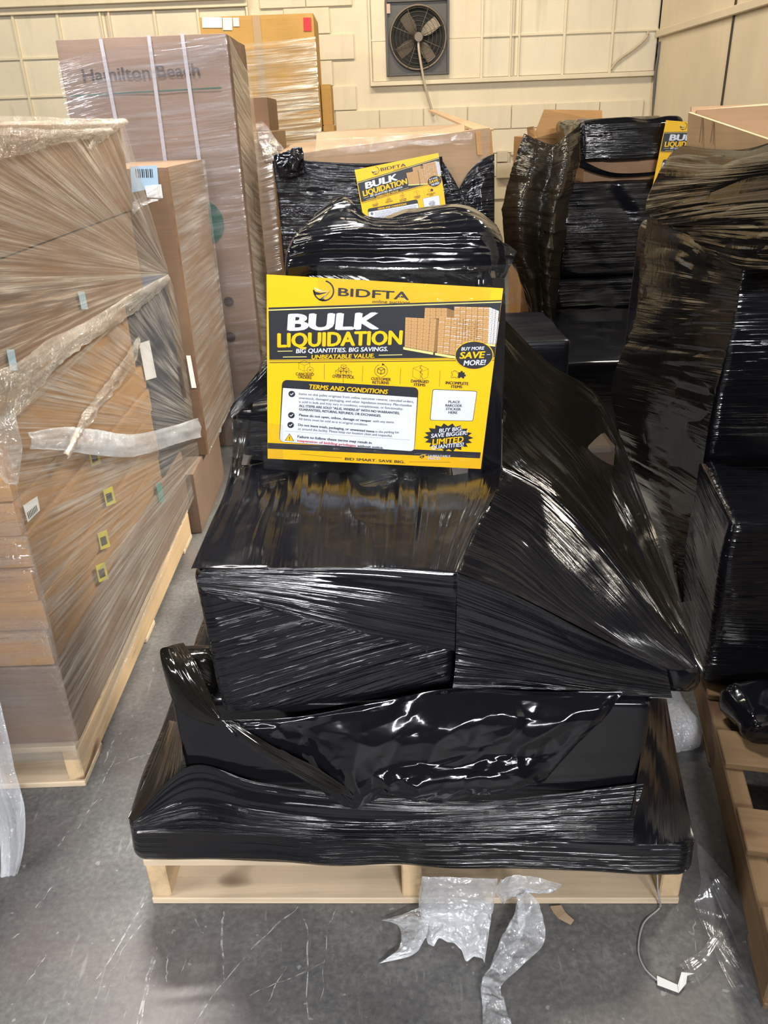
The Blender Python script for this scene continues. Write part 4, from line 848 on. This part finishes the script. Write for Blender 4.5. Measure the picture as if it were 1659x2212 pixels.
strip('film_rope', [PX(-20, 312, XW + .012), PX(40, 305, XW + .012), PX(100, 298, XW + .012), PX(180, 290, XW + .012), PX(240, 282, XW + .012)], (.05, .045, .03, .018, .01), M['cf_rope'], wp, seed=164, crum=.008)
strip('film_rope', [PX(364, 598, XW + .016), PX(330, 625, XW + .018), PX(270, 665, XW + .018), PX(190, 715, XW + .018), PX(110, 765, XW + .018), PX(50, 825, XW + .018), PX(-20, 870, XW + .018)], (.015, .04, .05, .045, .06, .08, .10), M['cf_rope'], wp, seed=165, crum=.008)
strip('film_rope', [PX(298, 735, XW + .018), PX(270, 790, XW + .02), PX(225, 850, XW + .02), PX(180, 910, XW + .02), PX(140, 985, XW + .02)], (.03, .045, .035, .03, .015), M['cf_rope'], wp, seed=167, crum=.008)
strip('film_rope', [PX(60, 952, XW + .015), PX(140, 948, XW + .015), PX(200, 955, XW + .015), PX(290, 962, XW + .015), PX(380, 938, XW + .015), PX(440, 922, XW + .015), PX(476, 928, XW + .015)], (.03, .05, .06, .06, .06, .07, .02), M['cf_floor'], wp, seed=169, crum=.006)
strip('film_rope', [P(-20, 900, 1.33), P(8, 960, 1.335), P(20, 1010, 1.338), P(28, 1040, 1.34)], (.09, .07, .04, .02), M['cf_rope'], wp, nrm=(0, -1, 0), seed=171, crum=.010)
sheet('film_tail', [[P(-60, 1420, 1.25), P(-12, 1480, 1.22), P(12, 1560, 1.20), P(32, 1660, 1.18), P(54, 1750, 1.16), P(50, 1840, 1.14), P(28, 1910, 1.12), P(-20, 1990, 1.09)], [P(-90, 1450, 1.25), P(-60, 1540, 1.22), P(-40, 1640, 1.20), P(-20, 1740, 1.18), P(0, 1820, 1.15), P(0, 1900, 1.12), P(-20, 1960, 1.10), P(-60, 2020, 1.08)]], M['cf_floor'], wp, nu=110, nv=50, amp=.006, fu=2, fv=40, crum=.006, cf=10, seed=173)

# ---- carton with the pale blue label, and the tall box behind it
t = carton('narrow carton with pale blue shipping label behind the left stack', (-.95, 2.785, .2415), (-.66, 3.40, 1.245), M['k_brown'], n=14)
q = quad('shipping_label', [P(281, 360, 2.782), P(339, 357, 2.782), P(343, 404, 2.782), P(285, 416, 2.782)], M['paleblue'], t, .0006)
for k in range(9):
    x = 292 + k * 4.4; quad('bar', [P(x, 365, 2.7811), P(x + (1.6, 2.6)[k % 2], 365, 2.7811), P(x + 2 + (1.6, 2.6)[k % 2], 384, 2.7811), P(x + 2, 384, 2.7811)], M['ink'], q, .0002)
quad('white_label', [P(312, 402, 2.7808), P(348, 398, 2.7808), P(352, 428, 2.7808), P(318, 426, 2.7808)], M['white'], t, .0006)
quad('white_edge_label', [PX(402, 768, -.6545), PX(411, 768, -.6545), PX(424, 838, -.6545), PX(414, 838, -.6545)], M['white'], t, .0006)
wpb = empty('clear_wrap', (-.65, 3.1, 0), 'clear stretch film over the narrow carton with pale blue label', 'film wrap')
sheet('film_panel', [[(-.654, 2.783, z), (-.650, 3.1, z + .005), (-.653, 3.405, z)] for z in (1.243, .9, .6, .3, .25)], M['cf'], wpb, nu=50, nv=130, amp=.004, fu=1.5, fv=60, seed=181)
sheet('film_panel', [[P(350, 430, 2.775), P(310, 445, 2.77), P(285, 470, 2.765)], [P(345, 400, 2.775), P(300, 430, 2.77), P(280, 440, 2.765)]], M['cf_rope'], wpb, nu=40, nv=30, crum=.008, cf=20, seed=182)

TY = 3.5
tb = empty('tall_carton', (-.86, 3.75, 0), 'tall greyish brown appliance carton behind the left stack', 'carton')
x0, x1 = P(118, 88, TY)[0], P(487, 66, TY)[0]
wrapped('body', corners((x0, TY, 0), (x1, 4.02, 1.675)), M['k_grey'], tb, r=.006, n=20, amp=0, lump=.002, seed=4)
def face_text(s, a, b, cap, Y, mat, parent, bold=.6, name='lettering'):
    v, f, zo = text_mesh(s, bold, 0); A3, B3 = np.array(a), np.array(b); d = B3 - A3; L_ = np.linalg.norm(d); d /= L_; up = np.array([-d[2], 0, d[0]])
    sx = L_ / (v[:, 0].max() - v[:, 0].min()); pts = A3 + np.outer((v[:, 0] - v[:, 0].min()) * sx, d) + np.outer(v[:, 1] * cap / .729, up)
    pts[:, 1] = Y - zo; return tag(put(name, pts, f, mat, parent, False), kind='stuff')
face_text('Hamilton Beach', P(180, 175, TY - .003), P(432, 162, TY - .003), .042, TY - .0032, M['inkbrown'], tb)
quad('green_line', [P(150, 206, TY - .003), P(478, 188, TY - .003), P(478, 191, TY - .003), P(150, 209, TY - .003)], M['green'], tb, .0004)
cc = P(436, 482, TY - .003); disc('green_disc', cc, .092, TY - .0036, TY - .003, M['green'], tb)
for (x, y) in ((494, 652), (498, 728)):
    c_ = P(x, y, TY - .003); disc('printed_dot', c_, .022, TY - .0036, TY - .003, M['inkbrown'], tb, 20)
for (xa, ya, xb, yb) in ((217, 84, 252, 270), (321, 76, 358, 356), (393, 72, 432, 356)):
    quad('film_seam', [P(xa - 4, ya, TY - .006), P(xa + 4, ya, TY - .006), P(xb + 4, yb, TY - .006), P(xb - 4, yb, TY - .006)], M['strap'], tb, .0006)
tw = empty('clear_wrap', (-.86, 3.49, 0), 'clear stretch film around the tall greyish carton', 'film wrap')
sheet('film_panel', [[(x0 - .005, TY - .012, z), (-1.0, TY - .014, z + .035), (-.75, TY - .014, z + .05), (x1 + .003, TY - .012, z + .07)] for z in (1.60, 1.35, 1.1, .8, .4, .05)], M['cf_thin'], tw, nu=90, nv=190, amp=.004, fu=2.5, fv=50, seed=185, fade=.01)
sheet('film_panel', [[(x1 + .012, TY - .006, z + .07), (x1 + .014, 3.75, z), (x1 + .012, 4.03, z - .05)] for z in (1.60, 1.3, 1.0, .6, .1)], M['cf'], tw, nu=60, nv=150, amp=.004, fu=2, fv=40, seed=187, fade=.01)

# ---- cartons farther back on the left
carton('small brown carton peeping out beside the golden carton', (-.90, 5.0, 1.33), (-.565, 5.5, 1.50), M['k_brown'], n=8)
carton('tall tan carton behind the tall greyish one', (-1.15, 4.65, 0), (-.535, 5.6, 1.328), M['k_tan'], n=10)
wq = empty('clear_wrap', (-.53, 4.64, 0), 'clear stretch film bunched over the tall tan carton', 'film wrap')
sheet('film_panel', [[(-.62, 4.63, z), (-.57, 4.625, z + .01), (-.525, 4.63, z + .02)] for z in (1.30, 1.1, .9, .6)], M['cf'], wq, nu=30, nv=120, amp=.004, fu=3, fv=50, seed=191)
sheet('film_bunch', [[P(552, 266, 4.62), P(565, 262, 4.6), P(580, 275, 4.6)], [P(560, 310, 4.6), P(590, 310, 4.58), P(615, 330, 4.58)], [P(575, 350, 4.6), P(600, 348, 4.58), P(640, 325, 4.58)]], M['cf_rope'], wq, nu=50, nv=50, amp=.004, crum=.02, cf=12, seed=193)
GY = 6.5
carton('lower golden carton under the tall golden one by the back wall', (-1.16, GY, 0), (-.41, 7.1, 1.30), M['k_gold'], n=10)
gb = carton('tall golden carton with red corner label by the back wall', (-1.165, GY, 1.302), (-.362, 7.1, 2.055), M['k_gold'], n=12)
c_ = P(555, 60, GY); box('tape', (c_[0] - .028, GY - .003, 1.31), (c_[0] + .028, GY + .004, 2.05), M['tapek'], gb)
quad('red_label', [P(655, 38, GY - .003), P(672, 38, GY - .003), P(673, 67, GY - .003), P(656, 67, GY - .003)], M['red'], gb, .001)
for (a0, b0, a1, b1) in ((436, 37, 479, 60), (481, 38, 501, 65), (503, 38, 516, 57)):
    quad('white_label', [P(a0, b0, GY - .003), P(a1, b0, GY - .003), P(a1 + 1, b1, GY - .003), P(a0 + 1, b1, GY - .003)], M['white'], gb, .001)
wg = empty('clear_wrap', (-.76, GY - .01, 1.3), 'clear stretch film shining on the golden carton', 'film wrap')
sheet('film_panel', [[(-1.17, GY - .015, z), (-.9, GY - .02, z + .02), (-.6, GY - .02, z + .035), (-.355, GY - .015, z + .05)] for z in (1.86, 1.7, 1.5, 1.3, 1.1)], film_clear('lit clear film', base=.04, streak=.95, su=1.3, sv=36, rough=.22, diff=.5, tint=(1, .95, .80)), wg, nu=80, nv=170, amp=.006, fu=1.6, fv=34, seed=195, fade=.01)
carton('small kraft carton at the right of the golden carton', (-.357, 6.8, 1.345), (-.280, 7.2, 1.625), M['k_gold'], n=8)
carton('kraft carton under the small one at the right of the golden carton', (-.356, 6.75, 0), (-.27, 7.2, 1.343), M['k_gold'], n=8)

# ================================================================== CENTRE BACK LOAD
CY = 3.75
cb = empty('half_wrapped_carton', (.05, 4.25, 0), 'big brown carton half wrapped in black film behind the front load', 'carton')
wrapped('body', [(-.415, CY + .015, 0), (.525, CY + .015, 0), (-.41, 4.7, 0), (.52, 4.7, 0), (-.415, CY + .015, 1.235), (.522, CY + .015, 1.315), (-.41, 4.7, 1.27), (.52, 4.7, 1.31)], M['k_tan'], cb, r=.006, n=16, amp=0, lump=.003, seed=5)
quad('flap', [P(682, 336, CY + .03), P(684, 288, CY + .06), P(760, 280, CY + .06), P(1003, 269, CY + .06), P(1003, 292, CY + .03)], M['k_light'], cb, .006)
quad('flap', [P(925, 241, CY + .5), P(936, 240, CY + .55), P(1066, 283, CY + .1), P(1028, 286, CY + .05)], M['k_light'], cb, .008)
quad('flap', [P(1026, 286, CY + .012), P(1060, 280, CY + .04), P(1064, 335, CY + .04), P(1030, 335, CY + .012)], M['k_orange'], cb, .006)
sheet('tape_band', [[P(690, 300, CY + .008), P(800, 296, CY + .006), P(900, 290, CY + .004), P(1020, 285, CY + .006)], [P(640, 345, CY + .01), P(800, 332, CY + .004), P(900, 320, CY + .004), P(1020, 310, CY + .006)]], M['tape'], cb, nu=90, nv=30, crum=.004, cf=12, seed=199)
sheet('black_film', [[P(588, 348, CY - .01), P(630, 344, CY - .012), P(700, 350, CY - .012), P(800, 353, CY - .012), P(900, 345, CY - .012), P(958, 350, CY - .01)],
                     [P(600, 430, CY - .012), P(650, 430, CY - .016), P(720, 432, CY - .016), P(800, 432, CY - .016), P(900, 430, CY - .016), P(995, 415, CY - .012)],
                     [P(612, 560, CY - .012), P(660, 560, CY - .016), P(720, 560, CY - .016), P(800, 560, CY - .016), P(900, 560, CY - .016), P(1060, 560, CY - .012)],
                     [P(640, 900, CY - .012), P(680, 900, CY - .016), P(740, 900, CY - .016), P(800, 900, CY - .016), P(900, 900, CY - .016), P(1030, 900, CY - .012)]], M['bf'], cb, nu=120, nv=110, amp=.003, crum=.004, cf=8, seed=201, fade=.02)
sheet('black_film', [[P(990, 412, CY - .012), P(1012, 372, CY - .010), P(1040, 345, CY - .008), P(1068, 332, CY)], [P(996, 425, CY - .014), P(1015, 420, CY - .014), P(1040, 410, CY - .012), P(1068, 405, CY - .004)], [P(1000, 560, CY - .014), P(1020, 560, CY - .014), P(1045, 560, CY - .012), P(1068, 560, CY - .004)]], M['bf'], cb, nu=50, nv=60, amp=.006, crum=.008, cf=14, seed=203)
sheet('black_film', [[P(940, 340, CY - .018), P(955, 338, CY - .018)], [P(948, 380, CY - .02), P(962, 380, CY - .02)], [P(955, 420, CY - .02), P(975, 418, CY - .02)]], M['bf'], cb, nu=20, nv=40, amp=.004, crum=.006, cf=20, seed=205)
sheet('film_knot', [[P(592, 346, CY - .02), P(615, 332, CY - .02), P(636, 324, CY - .02), P(650, 328, CY - .02)], [P(600, 362, CY - .05), P(620, 350, CY - .06), P(640, 340, CY - .06), P(655, 345, CY - .04)], [P(605, 390, CY - .03), P(625, 385, CY - .04), P(645, 380, CY - .03), P(660, 370, CY - .02)]], M['bf_bag'], cb, nu=50, nv=50, crum=.03, cf=14, seed=207)

# ================================================================== RIGHT BACK LOADS
oc = empty('open_carton', (1.15, 5.4, 0), 'orange brown open carton rising above torn film at the back right', 'carton')
wrapped('body', corners((.945, 5.2, 0), (1.30, 5.7, 1.24)), M['k_orange'], oc, r=.006, n=10, amp=0, lump=.002)
quad('flap', [P(1150, 300, 5.2), P(1175, 237, 5.25), P(1300, 239, 5.25), P(1300, 262, 5.2), P(1220, 300, 5.2)], M['k_orange'], oc, .006)
quad('flap', [P(1138, 276, 5.19), P(1152, 274, 5.22), P(1160, 300, 5.19), P(1140, 300, 5.19)], M['k_orange'], oc, .006)
rb = empty('wrapped_load', (1.3, 4.7, 0), 'dark stack wrapped in black film beside the right wall', 'wrapped load')
RY = 4.4
wrapped('top_box', [(1.075, RY, 1.13), (1.59, RY - .03, 1.13), (1.07, 5.0, 1.13), (1.59, 5.0, 1.13), (1.062, RY + .02, 1.325), (1.585, RY, 1.325), (1.06, 5.0, 1.32), (1.58, 5.0, 1.32)], M['bf'], rb, r=.03, n=40, amp=.004, fv=40, lump=.01, seed=211)
wrapped('carton_layer', corners((1.10, RY + .01, 1.035), (1.56, 5.0, 1.13)), M['k_brown'], rb, r=.006, n=10, amp=0)
wrapped('middle_box', corners((1.0, RY - .01, .56), (1.58, 5.05, 1.035)), M['bf'], rb, r=.02, n=44, amp=.003, fv=40, lump=.006, seed=213)
wrapped('lower_box', corners((.98, RY - .03, .0), (1.58, 5.05, .555)), M['bf'], rb, r=.03, n=44, amp=.003, fv=36, lump=.008, seed=215)
sheet('film_loop', [[P(1255, 345, RY - .03), P(1320, 372, RY - .05), P(1400, 372, RY - .05), P(1460, 362, RY - .03)], [P(1250, 362, RY - .02), P(1320, 382, RY - .03), P(1400, 380, RY - .03), P(1460, 370, RY - .02)]], M['bf'], rb, nu=60, nv=16, amp=.003, seed=217)
rg = rb
sheet('torn_film', [[P(1132, 288, 4.3), P(1160, 302, 4.28), P(1195, 312, 4.25), P(1225, 292, 4.22), P(1254, 268, 4.3)],
                     [P(1112, 350, 4.25), P(1150, 360, 4.18), P(1190, 370, 4.2), P(1222, 360, 4.12), P(1250, 350, 4.28)],
                     [P(1088, 440, 4.2), P(1125, 440, 4.08), P(1165, 450, 4.16), P(1200, 455, 4.06), P(1228, 440, 4.26)],
                     [P(1092, 530, 4.2), P(1125, 530, 4.08), P(1165, 545, 4.16), P(1185, 560, 4.06), P(1212, 560, 4.28)],
                     [P(1130, 620, 4.2), P(1150, 625, 4.12), P(1172, 640, 4.15), P(1188, 660, 4.1), P(1200, 670, 4.28)],
                     [P(1160, 760, 4.25), P(1172, 770, 4.2), P(1185, 780, 4.2), P(1195, 790, 4.2), P(1202, 800, 4.3)]], film_black('torn brown-black film', col=(.022, .017, .011), sv=30, su=4, strength=1, dist=.02, rough=.2), rg, nu=110, nv=130, amp=.010, fu=3, fv=22, crum=.014, cf=7, seed=221, fade=.02)
tag(wrapped('blackened_carton', corners((.42, 2.9, 0), (.72, 3.4, .60)), M['bf_dull'], None, r=.012, n=20, amp=.003, lump=.004, seed=227), 'low carton, blackened to stand for dim light, between the sign load and the dark stack', 'carton')  # brown carton given a black surface in place of the dim light there
wrapped('low_box', corners((.76, 3.3, 0), (1.46, 4.34, .40)), M['bf_smooth'], rb, r=.02, n=30, amp=.003, fv=40, lump=.006, seed=219)

# ================================================================== RIGHT FRONT LOAD
pallet('wooden pallet, colour darkened for shade, at the right edge under a black load', .60, .80, 1.016, 1.22, -12.5, (M['woodd'], M['woodx_shaded']), 6)
rl = empty('wrapped_load', (1.15, 2.0, .125), 'large black film-wrapped load at the right edge of the picture', 'wrapped load')
wrapped('front_box', [(.735, 1.475, .128), (1.45, 1.40, .128), (.80, 1.84, .128), (1.5, 1.84, .128), (.735, 1.48, .565), (1.45, 1.41, .565), (.80, 1.84, .57), (1.5, 1.84, .57)], M['bf'], rl, r=.02, n=50, amp=.003, fv=70, seed=231)
wrapped('main_box', [(.80, 1.80, .57), (1.5, 1.75, .57), (.82, 2.62, .128), (1.5, 2.62, .128), (.815, 1.82, 1.05), (1.5, 1.76, 1.05), (.83, 2.60, 1.05), (1.5, 2.6, 1.05)], M['bf'], rl, r=.02, n=50, amp=.004, fv=40, seed=233)
sheet('film_side', [[P(1398, 470, 2.5), PX(1480, 490, .80), PX(1545, 520, .80), P(1612, 545, 1.79)],
                    [P(1374, 680, 2.5), PX(1440, 690, .785), PX(1510, 695, .79), P(1585, 700, 1.79)],
                    [P(1322, 830, 2.5), PX(1400, 845, .77), PX(1465, 862, .785), P(1538, 885, 1.79)],
                    [P(1345, 960, 2.4), PX(1400, 985, .77), PX(1450, 1010, .785), P(1512, 1050, 1.79)],
                    [P(1400, 1130, 2.2), PX(1430, 1150, .78), PX(1460, 1170, .785), P(1500, 1180, 1.79)],
                    [P(1460, 1300, 2.0), PX(1468, 1300, .785), PX(1478, 1300, .79), P(1490, 1300, 1.76)]], M['bf_brown'], rl, nu=120, nv=170, amp=.007, fu=1.5, fv=38, seed=235, fade=.01)
sheet('film_side', [[PX(1474, 314, .795), PX(1540, 322, .793), PX(1610, 322, .79), PX(1700, 296, .79)],
                    [PX(1440, 345, .79), PX(1520, 355, .785), PX(1600, 352, .78), PX(1700, 340, .78)],
                    [PX(1395, 440, .79), PX(1480, 425, .78), PX(1580, 412, .775), PX(1700, 395, .775)],
                    [PX(1420, 478, .795), PX(1490, 470, .78), PX(1590, 458, .77), PX(1700, 450, .77)],
                    [PX(1470, 500, .80), PX(1530, 505, .785), PX(1610, 515, .765), PX(1700, 520, .765)],
                    [PX(1475, 540, .80), PX(1540, 560, .79), PX(1600, 580, .77), PX(1700, 585, .77)]], M['bf_brown'], rl, nu=130, nv=150, amp=.008, fu=1.3, fv=32, seed=237, fade=.01)
ot = empty('open_carton', (1.1, 1.9, 1.05), 'light kraft open carton on top of the right front load', 'carton')
qa, qb = PX(1492, 242, .80), PX(1720, 318, .80)
quad('side_panel', [(.83, 2.20, 1.052), (.83, 1.55, 1.052), (.80, qb[1], qb[2]), tuple(qa)], M['k_light'], ot, .006)
quad('back_panel', [(.835, 2.205, 1.052), (1.40, 2.205, 1.052), (1.40, 2.215, 1.36), (.802, qa[1] + .01, 1.358)], M['k_light'], ot, .006)
quad('flap', [(.815, 2.18, 1.345), (.95, 2.10, 1.353), (1.02, 2.0, 1.352), (1.15, 1.85, 1.30), (1.15, 1.85, 1.15), (.815, 2.18, 1.15)], M['k_tan'], ot, .006)
quad('bottom_panel', [(.84, 1.60, 1.053), (1.40, 1.60, 1.053), (1.40, 2.19, 1.053), (.84, 2.19, 1.053)], M['k_tan'], ot, .004)
for xx in (1516, 1540):
    a, b_ = PX(xx, 246 + (xx - 1492) * .33, .7925), PX(xx - 6, 308, .7925)
    quad('crease', [a, a + (0, -.006, 0), b_ + (0, -.006, 0), b_], M['k_brown'], ot, .0005)
nl = empty('wrapped_load', (1.4, -.8, 0), 'unseen black film-wrapped load added beside the viewer to shade the right floor', 'wrapped load')  # unseen load, added to keep lamp light off the right floor
wrapped('body', corners((.86, -1.25, 0), (1.9, -.35, 1.72)), M['bf'], nl, r=.02, n=30, amp=.003, fv=40, seed=301)
bg = PZ(1655, 1600, .13)
tag(wrapped('film_lump', corners((bg[0] - .055, bg[1] - .02, .1225), (bg[0] + .12, bg[1] + .12, .20)), M['bf_bag'], None, r=.03, n=40, amp=0, lump=.01, crum=.008, cf=18, seed=241), 'crumpled lump of black film lying on the right pallet', 'film')
pb = PZ(1490, 1560, .0)
tag(wrapped('plastic_bag', [(.60, 1.36, .004), (.735, 1.40, .004), (.60, 1.64, .004), (.70, 1.66, .004), (.61, 1.40, .07), (.72, 1.43, .06), (.61, 1.62, .09), (.69, 1.64, .09)], M['cf_floor'], None, r=.03, n=40, amp=0, lump=.01, crum=.008, cf=14, seed=243), 'crumpled clear plastic bag on the floor between the two black loads', 'plastic bag')

# ================================================================== LOOSE FILM AND SCRAPS ON THE FLOOR
f1 = empty('film_scrap', PZ(960, 2000, .0), 'crinkled clear film hanging from the front pallet to the floor', 'film')
sheet('film_sheet', [[P(912, 1893, .965), P(960, 1893, .960), P(1010, 1895, .958), P(1075, 1897, .965)], [P(905, 1945, .985), P(960, 1945, .965), P(1020, 1945, .962), P(1068, 1945, .975)], [PZ(912, 1985, .02), PZ(965, 1990, .035), PZ(1015, 1990, .035), PZ(1060, 1985, .02)], [PZ(925, 2042, .006), PZ(965, 2050, .012), PZ(1005, 2062, .010), PZ(1048, 2070, .006)]], M['cf_floor'], f1, nu=140, nv=140, amp=.003, crum=.008, cf=34, seed=251, ragged=.03, rag_f=20)
sheet('film_sheet', [[PZ(905, 1960, .02), PZ(870, 1975, .015), PZ(825, 1988, .006)], [PZ(925, 1990, .02), PZ(890, 2000, .018), PZ(862, 2002, .01)], [PZ(920, 2020, .012), PZ(895, 2040, .014), PZ(862, 2048, .01)], [PZ(905, 2052, .006), PZ(880, 2068, .008), PZ(818, 2082, .004)]], M['cf_floor'], f1, nu=90, nv=90, crum=.007, cf=40, seed=253)
f2 = empty('film_scrap', PZ(1100, 2080, 0), 'twisted strand of clear film trailing from the pallet toward the camera', 'film')
sheet('film_sheet', [[P(1082, 1900, .96), P(1110, 1890, .955), P(1150, 1893, .955), P(1215, 1910, .965)], [P(1070, 1925, .97), P(1110, 1915, .955), P(1150, 1910, .96), P(1205, 1918, .97)], [P(1085, 1950, .98), P(1115, 1932, .96), P(1150, 1925, .965), P(1190, 1922, .975)]], M['cf_floor'], f2, nu=90, nv=60, crum=.009, cf=42, seed=255)
strip('film_strand', [P(1125, 1925, .955), PZ(1138, 1970, .05), PZ(1150, 2020, .012), PZ(1105, 2070, .010), PZ(1062, 2125, .008), PZ(1068, 2180, .006), PZ(1082, 2260, .006)], (.018, .05, .045, .04, .03, .04, .05), M['cf_floor'], f2, nrm=(0, -.3, .95), seed=257, crum=.009, cf=45, nu=180, nv=44)
strip('film_strand', [P(1120, 1930, .957), PZ(1122, 1980, .03), PZ(1100, 2040, .012), PZ(1070, 2100, .008)], (.012, .02, .03, .02), M['cf_floor'], f2, nrm=(0, -.3, .95), seed=258, crum=.007, cf=45, nv=30)
f3 = empty('film_scrap', PZ(1580, 2060, 0), 'long strip of clear film on the dark floor at the right', 'film')
strip('film_strip', [P(1505, 1830, 1.0), PZ(1530, 1890, .06), PZ(1560, 1960, .02), PZ(1552, 2030, .010), PZ(1600, 2110, .008), PZ(1655, 2190, .008), PZ(1690, 2260, .008)], (.02, .06, .10, .035, .05, .06, .06), M['cf_thin'], f3, nrm=(0, -.3, .95), seed=261, crum=.004, nu=120, nv=30)
strip('film_strip', [PZ(1545, 1900, .05), PZ(1600, 1980, .02), PZ(1635, 2060, .010), PZ(1665, 2150, .008)], (.03, .06, .06, .05), M['cf_thin'], f3, nrm=(0, -.3, .95), seed=263, crum=.004, nu=80, nv=24)
strip('film_strip', [PZ(1555, 2035, .012), PZ(1530, 2070, .010), PZ(1500, 2095, .012), PZ(1480, 2105, .012)], (.03, .03, .035, .03), M['cf_thin'], f3, nrm=(0, -.3, .95), seed=265, crum=.004, nu=50, nv=16)
lb = empty('label_scrap', PZ(1450, 2115, 0), 'folded white label strip stuck to film at the lower right', 'label')
quad('label_piece', [PZ(1419, 2108, .004), PZ(1464, 2128, .004), PZ(1466, 2145, .004), PZ(1420, 2128, .004)], M['white'], lb, .0008)
quad('label_piece', [PZ(1464, 2128, .006), PZ(1472, 2100, .012), PZ(1500, 2103, .010), PZ(1484, 2108, .010), PZ(1482, 2125, .008), PZ(1466, 2145, .005)], M['white'], lb, .0008)
tag(tube('strap', [P(1420, 1885, .985), P(1421, 1920, .985), P(1425, 1945, .985), PZ(1424, 1962, .003), PZ(1390, 1995, .003), PZ(1379, 2050, .003), PZ(1392, 2090, .003), PZ(1420, 2118, .003)], .0016, flat('grey twine', (.35, .35, .35), .6), None, 6, 60), 'thin grey twine looping from the front pallet onto the floor', 'twine')
tag(quad('paper_scrap', [PZ(1188, 1958, .004), PZ(1212, 1956, .004), PZ(1222, 1972, .005), PZ(1240, 1988, .003), PZ(1233, 1998, .003), PZ(1206, 1984, .006), PZ(1194, 1970, .005)], M['scrap'], None, .0008), 'torn scrap of brown paper on the floor by the front pallet', 'paper')
